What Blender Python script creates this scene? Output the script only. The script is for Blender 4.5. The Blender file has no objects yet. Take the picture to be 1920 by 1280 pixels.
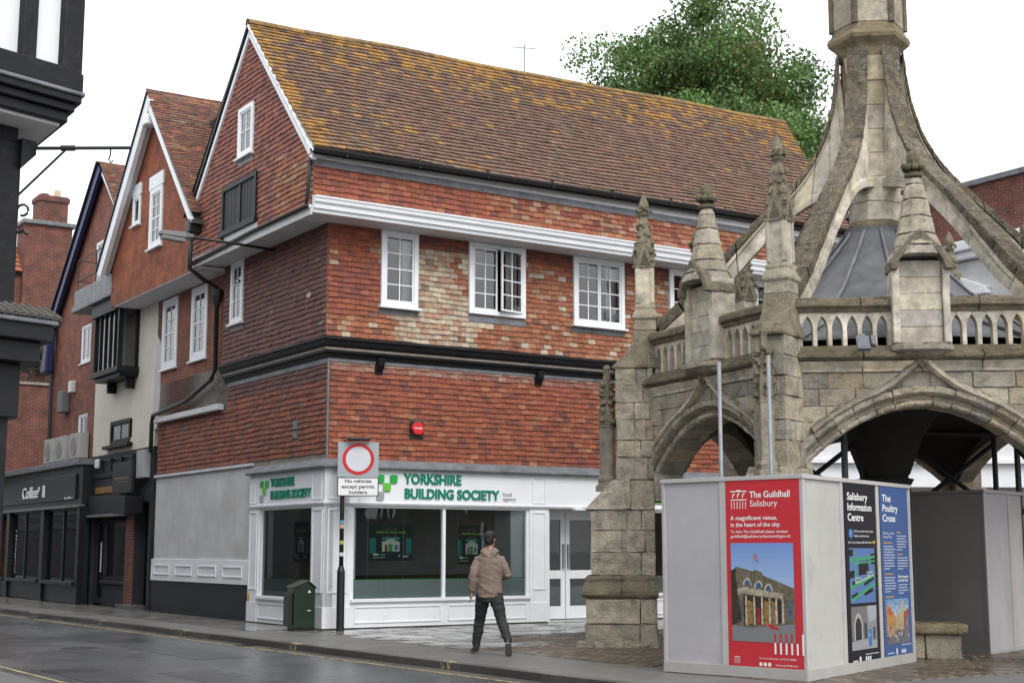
import bpy, math, random
import numpy as np
from mathutils import Matrix, Vector
S = bpy.context.scene
COL = S.collection
random.seed(7); RNG = np.random.default_rng(11)
# ---------------------------------------------------------------- camera, sky, sun, exposure
cd = bpy.data.cameras.new('camera'); cd.lens = 50; cd.sensor_width = 36; cd.clip_end = 2000; cd.clip_start = .1
cam = bpy.data.objects.new('camera', cd); COL.objects.link(cam)
cam.location = (0, 0, 1.5); cam.rotation_euler = (math.radians(90) + math.atan(390/2667), 0, 0)
S.camera = cam
SUN_EL, SUN_AZ = math.radians(50), math.radians(152)
wd = bpy.data.worlds.new('World'); S.world = wd; wd.use_nodes = True
wn = wd.node_tree.nodes; wl = wd.node_tree.links
bg = wn['Background']
sk = wn.new('ShaderNodeTexSky'); sk.sky_type = 'NISHITA'; sk.sun_disc = False
sk.sun_elevation = SUN_EL; sk.sun_rotation = SUN_AZ; sk.dust_density = 4; sk.air_density = 1.5
hs = wn.new('ShaderNodeHueSaturation'); hs.inputs['Saturation'].default_value = .10
mxs = wn.new('ShaderNodeMix'); mxs.data_type = 'RGBA'; mxs.inputs[0].default_value = .72   # even cloud cover over the sky
mxs.inputs[7].default_value = (9.2, 9.5, 9.9, 1)
wl.new(sk.outputs[0], hs.inputs['Color']); wl.new(hs.outputs[0], mxs.inputs[6]); wl.new(mxs.outputs[2], bg.inputs[0])
bg.inputs[1].default_value = .115
sl = bpy.data.lights.new('sun', 'SUN'); sl.energy = 1.15; sl.angle = math.radians(32); sl.color = (1, .97, .92)
so = bpy.data.objects.new('sun', sl); COL.objects.link(so)
sd = Vector((math.cos(SUN_EL)*math.sin(SUN_AZ), math.cos(SUN_EL)*math.cos(SUN_AZ), math.sin(SUN_EL)))
so.rotation_euler = sd.to_track_quat('Z', 'Y').to_euler(); so.location = (0, 0, 40)
S.view_settings.view_transform = 'Standard'; S.view_settings.look = 'None'
S.view_settings.exposure = 0.72; S.view_settings.gamma = 1
# ---------------------------------------------------------------- helpers
C0 = (-3.5675, 27.4597, 0.0); ROT = math.radians(33)          # corner of the tile-hung building; street frame: x along the front, y along the lane
def WL(a, b, z=0): return (C0[0] + a*math.cos(ROT) - b*math.sin(ROT), C0[1] + a*math.sin(ROT) + b*math.cos(ROT), z)
def frame(o, x, y, z):
    m = np.eye(4); m[:3, 0] = x; m[:3, 1] = y; m[:3, 2] = z; m[:3, 3] = o; return m
def FA(b=0, a=0, z=0): return frame((a, b, z), (1, 0, 0), (0, 0, 1), (0, -1, 0))     # front face: u right, v up, w outward
def FB(a=0, b=0, z=0): return frame((a, b, z), (0, -1, 0), (0, 0, 1), (-1, 0, 0))    # lane face: u = -b
def seg(p, q, z=0):                                                                  # upright face running p -> q (seen with p left)
    d = np.array([q[0]-p[0], q[1]-p[1], 0.]); L = np.linalg.norm(d); d /= L
    return frame((p[0], p[1], z), d, (0, 0, 1), (d[1], -d[0], 0)), L
def put(o, parent):
    COL.objects.link(o)
    if parent is not None: o.parent = parent
    return o
def tag(o, label, cat, group=None, kind=None):
    if label: o['label'] = label
    if cat: o['category'] = cat
    if group: o['group'] = group
    if kind: o['kind'] = kind
    return o
def thing(name, label, cat, loc=(0, 0, 0), rz=0., group=None):
    o = bpy.data.objects.new(name, None); COL.objects.link(o); o.location = loc; o.rotation_euler = (0, 0, rz); o.empty_display_size = .2
    return tag(o, label, cat, group)
class MB:
    def __init__(s, fr=None): s.v = []; s.f = []; s.c = []; s.fr = fr; s.col = (1, 1, 1); s.n = 0
    def add(s, vs, fs, col=None):
        b = s.n; s.v.extend([tuple(p) for p in vs]); s.n += len(vs); col = col or s.col
        for f in fs: s.f.append([b+i for i in f]); s.c.append(col)
        return s
    def quad(s, a, b, c, d, col=None): return s.add([a, b, c, d], [(0, 1, 2, 3)], col)
    def box(s, x0, x1, y0, y1, z0, z1, col=None, j=0):
        v = [(x, y, z) for z in (z0, z1) for y in (y0, y1) for x in (x0, x1)]
        if j: v = [(p[0]+random.uniform(-j, j), p[1]+random.uniform(-j, j), p[2]+random.uniform(-j, j)) for p in v]
        return s.add(v, [(0, 2, 3, 1), (4, 5, 7, 6), (0, 1, 5, 4), (2, 6, 7, 3), (0, 4, 6, 2), (1, 3, 7, 5)], col)
    def prism(s, poly, w0, w1, col=None):                       # poly in (u, v), counter-clockwise, from depth w0 up to w1
        n = len(poly); v = [(p[0], p[1], w0) for p in poly] + [(p[0], p[1], w1) for p in poly]
        return s.add(v, [list(range(n))[::-1], list(range(n, 2*n))] + [(i, (i+1) % n, n+(i+1) % n, n+i) for i in range(n)], col)
    def loft(s, rings, col=None, cap=True, closed=True):
        n = len(rings[0]); v = [p for r in rings for p in r]; f = []
        for k in range(len(rings)-1):
            for i in range(n if closed else n-1):
                j = (i+1) % n; f.append((k*n+i, k*n+j, (k+1)*n+j, (k+1)*n+i))
        if cap and closed: f += [list(range(n))[::-1], list(range((len(rings)-1)*n, len(rings)*n))]
        return s.add(v, f, col)
    def tube(s, pts, r, n=8, col=None):
        P = [Vector(p) for p in pts]; rings = []; R = r if hasattr(r, '__len__') else [r]*len(P)
        for i, p in enumerate(P):
            d = (P[min(i+1, len(P)-1)] - P[max(i-1, 0)]).normalized()
            up = Vector((0, 0, 1)) if abs(d.z) < .95 else Vector((1, 0, 0))
            a = d.cross(up).normalized(); b = a.cross(d).normalized()
            rings.append([tuple(p + R[i]*(math.cos(t)*a + math.sin(t)*b)) for t in [2*math.pi*k/n for k in range(n)]])
        return s.loft([r_[::-1] for r_ in rings], col)
    def lathe(s, prof, c=(0, 0), n=12, col=None, ph=0., sq=None):   # prof: (r, z) from low to high
        rings = []
        for r, z in prof: rings.append([(c[0]+r*math.cos(ph+2*math.pi*k/n), c[1]+r*math.sin(ph+2*math.pi*k/n), z) for k in range(n)])
        return s.loft(rings, col)
    def blob(s, c, r, col=None, n=6, m=4, sx=1, sy=1, sz=1, j=.0):
        rings = []
        for a in range(m+1):
            t = -math.pi/2 + math.pi*(a+.02)/(m+.04); q = 1+random.uniform(-j, j)
            rings.append([(c[0]+q*r*sx*math.cos(t)*math.cos(2*math.pi*k/n), c[1]+q*r*sy*math.cos(t)*math.sin(2*math.pi*k/n), c[2]+r*sz*math.sin(t)) for k in range(n)])
        return s.loft(rings, col)
    def mesh(s, name, mat, smooth=False):
        v = np.array(s.v, float).reshape(-1, 3)
        if s.fr is not None: v = v @ s.fr[:3, :3].T + s.fr[:3, 3]
        me = bpy.data.meshes.new(name); me.from_pydata(v.tolist(), [], s.f)
        ca = me.attributes.new('Col', 'FLOAT_COLOR', 'FACE')
        ca.data.foreach_set('color', np.array([(c[0], c[1], c[2], 1.) for c in s.c], np.float32).ravel())
        if smooth: me.polygons.foreach_set('use_smooth', [True]*len(me.polygons))
        if mat: me.materials.append(mat)
        return me
    def build(s, name, mat, parent=None, bevel=0, smooth=False, kind=None, label=None):
        o = bpy.data.objects.new(name, s.mesh(name, mat, smooth)); put(o, parent)
        if bevel: b = o.modifiers.new('b', 'BEVEL'); b.width = bevel; b.segments = 2; b.limit_method = 'ANGLE'; b.angle_limit = .6
        if kind: o['kind'] = kind
        if label: o['label'] = label
        return o
# ---------------------------------------------------------------- materials
def nodes(name):
    m = bpy.data.materials.new(name); m.use_nodes = True; t = m.node_tree
    return m, t, t.nodes, t.links, t.nodes['Principled BSDF']
def rgbmix(t, fac, a, b, blend='MIX'):
    n = t.nodes.new('ShaderNodeMix'); n.data_type = 'RGBA'; n.blend_type = blend
    for i, x in ((0, fac), (6, a), (7, b)):
        if hasattr(x, 'is_output'): t.links.new(x, n.inputs[i])
        elif i == 0: n.inputs[0].default_value = x
        else: n.inputs[i].default_value = (*x[:3], 1)
    return n.outputs[2]
def noise(t, scale, detail=4, vec=None, rough=.6, kind='ShaderNodeTexNoise'):
    n = t.nodes.new(kind); n.inputs['Scale'].default_value = scale
    if kind == 'ShaderNodeTexNoise': n.inputs['Detail'].default_value = detail; n.inputs['Roughness'].default_value = rough
    t.links.new(vec or coord(t), n.inputs['Vector']); return n.outputs[0]
def coord(t):
    if 'tc' in t.nodes: return t.nodes['tc'].outputs['Object']
    n = t.nodes.new('ShaderNodeTexCoord'); n.name = 'tc'; return n.outputs['Object']
def ramp(t, x, p0, p1, c0=(0, 0, 0), c1=(1, 1, 1)):
    r = t.nodes.new('ShaderNodeValToRGB'); r.color_ramp.elements[0].position = p0; r.color_ramp.elements[1].position = p1
    r.color_ramp.elements[0].color = (*c0, 1); r.color_ramp.elements[1].color = (*c1, 1); t.links.new(x, r.inputs[0]); return r.outputs[0]
def bump(t, h, st, dist=.01, b=None):
    n = t.nodes.new('ShaderNodeBump'); n.inputs['Strength'].default_value = st; n.inputs['Distance'].default_value = dist
    t.links.new(h, n.inputs['Height']); t.links.new(n.outputs[0], (b or t.nodes['Principled BSDF']).inputs['Normal'])
def pm(name, col=None, rough=.6, var=.25, scale=3., bmp=.2, bscale=40., metal=0., spec=.5, dirt=None, dscale=1.2, dlo=.52, dhi=.72):
    """painted / plain surface; col None: colour comes from the mesh"""
    m, t, N, L, P = nodes(name)
    if col is None: a = N.new('ShaderNodeAttribute'); a.attribute_name = 'Col'; base = a.outputs['Color']
    else: c = N.new('ShaderNodeRGB'); c.outputs[0].default_value = (*col, 1); base = c.outputs[0]
    if var:
        k = ramp(t, noise(t, scale, 5), .3, .7, (1-var,)*3, (1+var*.5,)*3); base = rgbmix(t, 1., base, k, 'MULTIPLY')
    if dirt: base = rgbmix(t, ramp(t, noise(t, dscale, 8, rough=.7), dlo, dhi), base, dirt)
    L.new(base, P.inputs['Base Color'])
    P.inputs['Roughness'].default_value = rough; P.inputs['Metallic'].default_value = metal; P.inputs['Specular IOR Level'].default_value = spec
    if bmp: bump(t, noise(t, bscale, 5), bmp, .008)
    return m
M = {}
M['tile'] = pm('hung_tile', None, .72, .35, 9, .5, 60, dirt=(.05, .045, .045), dscale=5, dlo=.58, dhi=.85)
M['rooftile'] = pm('roof_tile', None, .85, .35, 7, .6, 50, dirt=(.035, .03, .026), dscale=4, dlo=.55, dhi=.85)
M['white'] = pm('white_paint', (.79, .81, .84), .45, .06, 2, .05, 30, dirt=(.5, .5, .48), dscale=2.5, dlo=.62, dhi=.95)
M['black'] = pm('black_paint', (.008, .008, .01), .5, .3, 5, .25, 20, spec=.3)
M['lead'] = pm('lead', (.16, .17, .185), .5, .35, 4, .3, 12, dirt=(.07, .07, .075), dscale=3)
M['soffit'] = pm('soffit_paint', (.6, .6, .61), .6, .12, 2, .1, 20)
M['mortar'] = pm('old_mortar', (.28, .25, .22), .9, .3, 6, .5, 40)
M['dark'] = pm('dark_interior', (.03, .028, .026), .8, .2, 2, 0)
M['room'] = pm('room_paint', (.55, .54, .52), .8, .15, 2, 0)
M['col'] = pm('plain_colour', None, .55, .08, 3, .04, 40)
M['photo'] = pm('printed_photograph', None, .4, .55, 22, 0, 40, dirt=(.03, .03, .03), dscale=14, dlo=.56, dhi=.8)
M['print'] = pm('printed_sheet', None, .4, .0, 3, 0)
M['metal'] = pm('galvanised_steel', (.24, .265, .28), .55, .25, 6, .05, 40, metal=.25)
M['iron'] = pm('black_iron', (.015, .015, .016), .5, .3, 8, .15, 40)
M['slategrey'] = pm('dark_grey_render', (.024, .027, .034), .6, .25, 2, .2, 25, spec=.3)
M['render'] = pm('cream_render', (.66, .62, .53), .8, .10, 1.5, .25, 25, dirt=(.42, .39, .33), dscale=1.2, dlo=.55, dhi=.9)
M['greywhite'] = pm('weathered_white_render', (.56, .56, .56), .7, .16, 1.5, .2, 15, dirt=(.40, .38, .36), dscale=.9, dlo=.45, dhi=.85)
M['timber'] = pm('black_timber', (.009, .009, .012), .6, .5, 6, .9, 9, dirt=(.022, .022, .025), dscale=5, spec=.3)
def brick(name, c1, c2, mort, bw=.225, bh=.075, dirt=(.06, .04, .035)):
    m, t, N, L, P = nodes(name)
    sp = N.new('ShaderNodeSeparateXYZ'); L.new(coord(t), sp.inputs[0])
    ad = N.new('ShaderNodeMath'); L.new(sp.outputs[0], ad.inputs[0]); L.new(sp.outputs[1], ad.inputs[1])
    cb = N.new('ShaderNodeCombineXYZ'); L.new(ad.outputs[0], cb.inputs[0]); L.new(sp.outputs[2], cb.inputs[1])
    b = N.new('ShaderNodeTexBrick'); L.new(cb.outputs[0], b.inputs['Vector'])
    b.inputs['Scale'].default_value = 1; b.inputs['Brick Width'].default_value = bw; b.inputs['Row Height'].default_value = bh
    b.inputs['Mortar Size'].default_value = .006; b.inputs['Mortar Smooth'].default_value = .3; b.inputs['Bias'].default_value = -.1
    b.inputs['Color1'].default_value = (*c1, 1); b.inputs['Color2'].default_value = (*c2, 1); b.inputs['Mortar'].default_value = (*mort, 1)
    k = rgbmix(t, 1., b.outputs['Color'], ramp(t, noise(t, 2.2, 6), .3, .75, (.55,)*3, (1.2,)*3), 'MULTIPLY')
    k = rgbmix(t, ramp(t, noise(t, .9, 8, rough=.7), .55, .8), k, dirt)
    L.new(k, P.inputs['Base Color']); P.inputs['Roughness'].default_value = .85
    mm = N.new('ShaderNodeMath'); mm.operation = 'MULTIPLY_ADD'; L.new(b.outputs['Fac'], mm.inputs[0]); mm.inputs[1].default_value = -1.
    L.new(noise(t, 50, 4), mm.inputs[2]); bump(t, mm.outputs[0], .6, .012)
    return m
M['brick_orange'] = brick('orange_brick', (.34, .085, .03), (.24, .06, .026), (.20, .13, .09))
M['brick_red'] = brick('red_brick', (.27, .075, .04), (.17, .05, .032), (.30, .24, .20))
M['brick_dark'] = brick('dark_red_brick', (.19, .055, .035), (.12, .04, .03), (.22, .17, .14))
def glassmat(name, tint=(.9, .95, .95), ior=1.5, refl=1.):
    m, t, N, L, P = nodes(name); N.remove(P)
    tr = N.new('ShaderNodeBsdfTransparent'); tr.inputs[0].default_value = (*tint, 1)
    gl = N.new('ShaderNodeBsdfGlossy'); gl.inputs['Roughness'].default_value = .015; gl.inputs[0].default_value = (refl, refl, refl, 1)
    fr = N.new('ShaderNodeFresnel'); fr.inputs[0].default_value = ior
    bp = N.new('ShaderNodeBump'); bp.inputs['Strength'].default_value = .06; bp.inputs['Distance'].default_value = .02
    L.new(noise(t, 1.5, 1), bp.inputs['Height']); L.new(bp.outputs[0], gl.inputs['Normal'])
    mx = N.new('ShaderNodeMixShader'); L.new(fr.outputs[0], mx.inputs[0]); L.new(tr.outputs[0], mx.inputs[1]); L.new(gl.outputs[0], mx.inputs[2])
    L.new(mx.outputs[0], N['Material Output'].inputs[0]); return m
M['glass'] = glassmat('window_glass', (.86, .9, .9), 2.0)
M['shopglass'] = glassmat('shop_glass', (.85, .92, .91), 1.5)
def stonemat():
    m, t, N, L, P = nodes('weathered_limestone')
    a = N.new('ShaderNodeAttribute'); a.attribute_name = 'Col'
    k = rgbmix(t, 1., a.outputs['Color'], ramp(t, noise(t, 3.5, 8, rough=.75), .32, .68, (.5, .49, .48), (1.35, 1.32, 1.26)), 'MULTIPLY')
    k = rgbmix(t, ramp(t, noise(t, 1.7, 10, rough=.82), .55, .70), k, (.15, .138, .12))           # soot crust
    mp = N.new('ShaderNodeMapping'); mp.inputs['Scale'].default_value = (7, 7, .7); L.new(coord(t), mp.inputs[0])
    k = rgbmix(t, ramp(t, noise(t, 1., 5, vec=mp.outputs[0]), .54, .76, (0, 0, 0), (.5, .5, .5)), k, (.14, .125, .105))   # rain streaks
    g = N.new('ShaderNodeNewGeometry'); sp = N.new('ShaderNodeSeparateXYZ'); L.new(g.outputs['True Normal'], sp.inputs[0])
    up = ramp(t, sp.outputs[2], .25, .8); mo = ramp(t, noise(t, 7, 6), .42, .62)
    mu = N.new('ShaderNodeMath'); mu.operation = 'MULTIPLY'; L.new(up, mu.inputs[0]); L.new(mo, mu.inputs[1])
    k = rgbmix(t, mu.outputs[0], k, (.10, .085, .04))                                            # moss on ledges
    v = noise(t, 22, vec=None, kind='ShaderNodeTexVoronoi')
    sp2 = ramp(t, v, .16, .3, (1, 1, 1), (0, 0, 0)); pt = ramp(t, noise(t, 2.2, 6, rough=.7), .5, .6)
    m2 = N.new('ShaderNodeMath'); m2.operation = 'MULTIPLY'; L.new(sp2, m2.inputs[0]); L.new(pt, m2.inputs[1])
    k = rgbmix(t, m2.outputs[0], k, (.5, .47, .4))                                                # pale lichen spots
    L.new(k, P.inputs['Base Color']); P.inputs['Roughness'].default_value = .9; P.inputs['Specular IOR Level'].default_value = .3
    ad = N.new('ShaderNodeMath'); L.new(noise(t, 11, 10, rough=.8), ad.inputs[0]); L.new(noise(t, 45, 5, rough=.7), ad.inputs[1]); bump(t, ad.outputs[0], 1., .05)
    return m
M['stone'] = stonemat()
def lichenmat():
    m, t, N, L, P = nodes('lichened_limestone'); a = N.new('ShaderNodeAttribute'); a.attribute_name = 'Col'
    k = rgbmix(t, ramp(t, noise(t, 5, 8, rough=.75), .35, .62), a.outputs['Color'], (.10, .085, .065))
    k = rgbmix(t, ramp(t, noise(t, 9, 6, rough=.7), .55, .64), k, (.30, .22, .10))
    k = rgbmix(t, ramp(t, noise(t, 26, kind='ShaderNodeTexVoronoi'), .2, .32, (.9, .9, .9), (0, 0, 0)), k, rgbmix(t, ramp(t, noise(t, 6, 3), .45, .6), (.14, .12, .09), (.55, .52, .45)))
    L.new(k, P.inputs['Base Color']); P.inputs['Roughness'].default_value = .92; P.inputs['Specular IOR Level'].default_value = .3
    ad = N.new('ShaderNodeMath'); L.new(noise(t, 9, 10, rough=.8), ad.inputs[0]); L.new(noise(t, 40, 5), ad.inputs[1]); bump(t, ad.outputs[0], 1., .07); return m
M['lichen'] = lichenmat()
M['palestone'] = pm('pale_limestone', None, .88, .38, 5, .8, 24, spec=.3, dirt=(.22, .2, .16), dscale=2.2, dlo=.48, dhi=.70)
# ---------------------------------------------------------------- shared builders
def text(s, fr, u, v, h, mat, parent, name='lettering', width=None, bold=0., ext=.0, align='LEFT', line=1.0, shear=0.):
    c = bpy.data.curves.new('t', 'FONT'); c.body = s; c.size = 1.; c.offset = bold; c.extrude = 0; c.align_x = align; c.space_line = line; c.shear = shear
    c.resolution_u = 3
    o = bpy.data.objects.new('t', c); COL.objects.link(o)
    dg = bpy.context.evaluated_depsgraph_get(); me = bpy.data.meshes.new_from_object(o.evaluated_get(dg))
    bpy.data.objects.remove(o); bpy.data.curves.remove(c)
    n = len(me.vertices); co = np.empty(n*3, np.float32); me.vertices.foreach_get('co', co); co = co.reshape(-1, 3).astype(float)
    k = h/.72; sx = k
    if width: sx = width/(co[:, 0].max()-co[:, 0].min())
    co[:, 0] = co[:, 0]*sx + u; co[:, 1] = co[:, 1]*k + v
    f = [list(p.vertices) for p in me.polygons]; bpy.data.meshes.remove(me)
    b = MB(fr)
    if ext:
        co[:, 2] = ext; b.add(co, f)
        from collections import Counter
        ed = Counter(); dr = {}
        for q in f:
            for i in range(len(q)):
                e = (q[i], q[(i+1) % len(q)]); ed[tuple(sorted(e))] += 1; dr[tuple(sorted(e))] = e
        lo = co.copy(); lo[:, 2] = 0; b.v.extend(map(tuple, lo)); b.n += n
        for e, cnt in ed.items():
            if cnt == 1: i, j = dr[e]; b.f.append([j, i, n+i, n+j]); b.c.append((1, 1, 1))
    else: co[:, 2] = 0; b.add(co, f)
    return b.build(name, mat, parent)
def shift(fr, w, u=0, v=0):
    m = fr.copy(); m[:3, 3] = fr[:3, 3] + w*fr[:3, 2] + u*fr[:3, 0] + v*fr[:3, 1]; return m
def wall_holes(mb, u0, u1, v0, v1, w0, w1, holes):
    us = sorted({u0, u1, *[x for h in holes for x in h[:2] if u0 < x < u1]}); vs = sorted({v0, v1, *[x for h in holes for x in h[2:] if v0 < x < v1]})
    for i in range(len(us)-1):
        run = None
        for j in range(len(vs)-1):
            uc, vc = (us[i]+us[i+1])/2, (vs[j]+vs[j+1])/2
            if any(h[0] < uc < h[1] and h[2] < vc < h[3] for h in holes):
                if run is not None: mb.box(us[i], us[i+1], run, vs[j], w0, w1); run = None
            elif run is None: run = vs[j]
        if run is not None: mb.box(us[i], us[i+1], run, v1, w0, w1)
    return mb
def vnoise(x, y, s=1.):
    return (math.sin(x*1.7*s+1.3*math.sin(y*1.1*s+.5))+math.sin(y*2.3*s+1.7*math.sin(x*.9*s+2.))+math.sin((x+y)*3.1*s+.8))/3
def lay_tiles(fr, u0, u1, v0, v1, colf, holes=(), lim=None, course=.108, tw=.195, proud=.026, wob=.012, zf=None):
    """list of (verts6, colour) for courses of overlapping tiles on a face"""
    out = []; nc = int((v1-v0)/course)+1
    for k in range(nc):
        vb = v0+k*course; vt = min(vb+course*1.0, v1+.02)
        if vb >= v1-.02: break
        vm = vb+course*.5; a, b = (u0, u1) if lim is None else lim(vm)
        iv = [(a, b)]
        for h in holes:
            if h[2] < vm < h[3]:
                nv = []
                for p, q in iv:
                    if h[1] <= p or h[0] >= q: nv.append((p, q)); continue
                    if h[0] > p: nv.append((p, h[0]))
                    if h[1] < q: nv.append((h[1], q))
                iv = nv
        off = (k % 2)*.5*tw
        for p, q in iv:
            u = math.floor((p-off)/tw)*tw+off
            while u < q-.015:
                a0, a1 = max(u, p)+.0025, min(u+tw, q)-.0025; u += tw
                if a1-a0 < .02: continue
                wv = wob*(vnoise(a0*.9, vb*1.3)+.4*math.sin(a0*5+k)); wv2 = wob*(vnoise(a1*.9, vb*1.3)+.4*math.sin(a1*5+k))
                jb = random.uniform(-.005, .005); r = random.uniform(-.004, .004); pw = proud+random.uniform(-.006, .007); z = zf((a0+a1)/2, vb) if zf else 0; z2 = zf((a0+a1)/2, vt) if zf else 0
                out.append(([(a0, vt+wv+.006, .004+z2), (a1, vt+wv2+.006, .004+z2), (a1, vb+wv2+jb+r, pw+z+r), (a0, vb+wv+jb-r, pw+z), (a1, vb+wv2+jb+r, z-.004), (a0, vb+wv+jb-r, z-.004)], colf((a0+a1)/2, vm)))
    F6 = [(3, 2, 1, 0), (5, 4, 2, 3), (4, 1, 2), (5, 3, 0)]
    return fr, out, F6
def tiles_to(parent, name, mat, sets, nind=0, key=None):
    """joins the courses into one part, except the nind tiles that show largest, which become parts of their own"""
    allt = [(fr, vs, c, F) for fr, out, F in sets for vs, c in out]
    if nind and key:
        allt.sort(key=lambda t: key(t[0][:3, :3] @ np.array(t[1][3]) + t[0][:3, 3]))
        for fr, vs, c, F in allt[:nind]: MB(fr).add(vs, F, c).build(name, mat, parent)
        allt = allt[nind:]
    b = MB()
    for fr, vs, c, F in allt:
        w = np.array(vs) @ fr[:3, :3].T + fr[:3, 3]; b.add(w, F, c)
    return b.build(name+'_courses', mat, parent, kind='stuff') if allt else None
def pick(pal):
    r = random.random()*sum(w for w, _ in pal)
    for w, c in pal:
        r -= w
        if r <= 0: break
    W_s = sum(w for w, _ in pal); mc = [sum(w*q[i] for w, q in pal)/W_s for i in range(3)]; c = [.66*c[i]+.34*mc[i] for i in range(3)]
    k = random.uniform(.88, 1.12); return (c[0]*k, c[1]*k*random.uniform(.95, 1.05), c[2]*k)
RED = [(5, (.25, .064, .030)), (4, (.30, .082, .034)), (2, (.18, .05, .031)), (1, (.10, .038, .034)), (1.1, (.32, .135, .068)), (1.2, (.25, .054, .036))]
ORG = [(5, (.31, .1, .043)), (3, (.26, .075, .035)), (2, (.33, .155, .08)), (1.2, (.34, .235, .15)), (.7, (.13, .052, .046))]
CRM = [(4, (.48, .41, .31)), (3, (.40, .30, .21)), (2, (.36, .17, .095)), (1.5, (.33, .25, .18)), (.4, (.13, .07, .06))]
DKR = [(5, (.13, .052, .043)), (3, (.165, .062, .045)), (2, (.098, .044, .042)), (.6, (.18, .075, .045)), (.3, (.2, .15, .115))]
def window(parent, fr, u0, u1, v0, v1, cols=2, rows=3, lights=1, mat='white', fw=.095, w=.03, depth=.1, sill=True, openlight=None, bar=.022, name='window', sash=False, glass='glass', cheek=None):
    """framed window with a pane object per light; u0..v1 is the outside of the frame; fr at the wall face"""
    f = MB(fr)
    f.box(u0, u0+fw, v0, v1, w-depth, w); f.box(u1-fw, u1, v0, v1, w-depth, w); f.box(u0+fw, u1-fw, v1-fw, v1, w-depth, w); f.box(u0+fw, u1-fw, v0, v0+fw, w-depth, w)
    o = f.build(name, M[mat], parent, bevel=.006)
    iu0, iu1, iv0, iv1 = u0+fw, u1-fw, v0+fw, v1-fw; lw = (iu1-iu0)/lights
    for l in range(lights):
        a, b = iu0+l*lw, iu0+(l+1)*lw; cw = .04
        g2 = fr
        if openlight == l:                                                       # casement standing open, hinged on its right stile
            th = math.radians(11); m = fr.copy(); hu = b
            ux = fr[:3, 0]*math.cos(th) - fr[:3, 2]*math.sin(th); uz = fr[:3, 2]*math.cos(th) + fr[:3, 0]*math.sin(th)
            m[:3, 0] = ux; m[:3, 2] = uz; m[:3, 3] = fr[:3, 3] + hu*fr[:3, 0] + w*fr[:3, 2] - hu*ux; g2 = m
        c = MB(g2); wo = w-.02 if openlight != l else .012
        c.box(a+.004, a+cw, iv0+.004, iv1-.004, wo-.04, wo); c.box(b-cw, b-.004, iv0+.004, iv1-.004, wo-.04, wo); c.box(a+cw, b-cw, iv1-cw, iv1-.004, wo-.04, wo); c.box(a+cw, b-cw, iv0+.004, iv0+cw, wo-.04, wo)
        pa, pb, qa, qb = a+cw, b-cw, iv0+cw, iv1-cw
        for i in range(1, cols): x = pa+(pb-pa)*i/cols; c.box(x-bar/2, x+bar/2, qa, qb, wo-.032, wo-.006)
        for j in range(1, rows):
            z = qa+(qb-qa)*j/rows; bb = bar*(1.9 if sash and j == rows//2 else 1)/2; c.box(pa, pb, z-bb, z+bb, wo-.03, wo-.004)
        c.build('casement', M[mat], o)
        for i in range(cols):
            for j in range(rows):
                x0, x1 = pa+(pb-pa)*i/cols, pa+(pb-pa)*(i+1)/cols; z0, z1 = qa+(qb-qa)*j/rows, qa+(qb-qa)*(j+1)/rows; e = random.uniform(-.0025, .0025); e2 = random.uniform(-.0025, .0025)
                MB(g2).quad((x0, z0, wo-.02+e), (x1, z0, wo-.02+e2), (x1, z1, wo-.02-e), (x0, z1, wo-.02-e2)).build('pane', M[glass], o)
    if sill: MB(fr).box(u0-.05, u1+.05, v0-.045, v0-.001, w-depth, w+.06).build('sill', M[mat], o, bevel=.006)
    return o
# ---------------------------------------------------------------- ground, road, pavements (street frame)
def wetmat(name, c, c2, rlo, rhi, bscale, bst, scale=1.2, patch=.5):
    m, t, N, L, P = nodes(name)
    a = N.new('ShaderNodeAttribute'); a.attribute_name = 'Col'
    wet = ramp(t, noise(t, patch, 5), .38, .62)
    k = rgbmix(t, ramp(t, noise(t, scale, 7, rough=.7), .3, .75), c, c2); k = rgbmix(t, 1., k, a.outputs['Color'], 'MULTIPLY')
    k = rgbmix(t, 1., k, ramp(t, noise(t, 90, 3), .2, .8, (.7,)*3, (1.25,)*3), 'MULTIPLY')
    L.new(k, P.inputs['Base Color'])
    r = N.new('ShaderNodeMapRange'); L.new(wet, r.inputs[0]); r.inputs[3].default_value = rhi; r.inputs[4].default_value = rlo
    L.new(r.outputs[0], P.inputs['Roughness']); bump(t, noise(t, bscale, 4), bst, .006); return m
M['asphalt'] = wetmat('wet_asphalt', (.085, .088, .093), (.13, .133, .138), .13, .32, 120, .3, 1., .35)
M['tarmac'] = wetmat('pavement_tarmac', (.115, .112, .108), (.165, .16, .154), .3, .55, 120, .45, 1.5, .6)
M['slab'] = wetmat('wet_paving_slab', (.17, .167, .163), (.235, .23, .225), .07, .22, 30, .16, 2., .7)
M['sett'] = wetmat('wet_stone_sett', (.085, .068, .05), (.14, .115, .09), .22, .5, 40, .35, 2., .8)
M['kerb'] = wetmat('kerb_stone', (.075, .07, .066), (.12, .115, .11), .25, .5, 50, .35, 2., 1.)
M['yellow'] = pm('worn_yellow_paint', (.50, .42, .20), .6, .3, 12, .2, 60, dirt=(.075, .075, .075), dscale=9, dlo=.46, dhi=.6)
def street(name, mb, mat, label=None, kind='structure', parent=None):
    o = mb.build(name, mat, parent, kind=kind)
    if parent is None: o.location = C0; o.rotation_euler = (0, 0, ROT)
    return o
g = MB(); g.quad((-500, -500, -.13), (500, -500, -.13), (500, 500, -.13), (-500, 500, -.13), (.8, .8, .8)); street('ground', g, M['tarmac'])
KA = lambda b: -2.27-.035*b                               # far kerb line, a as a function of b
KN = lambda b: -7.45-.02*b                                # near kerb line
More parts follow.
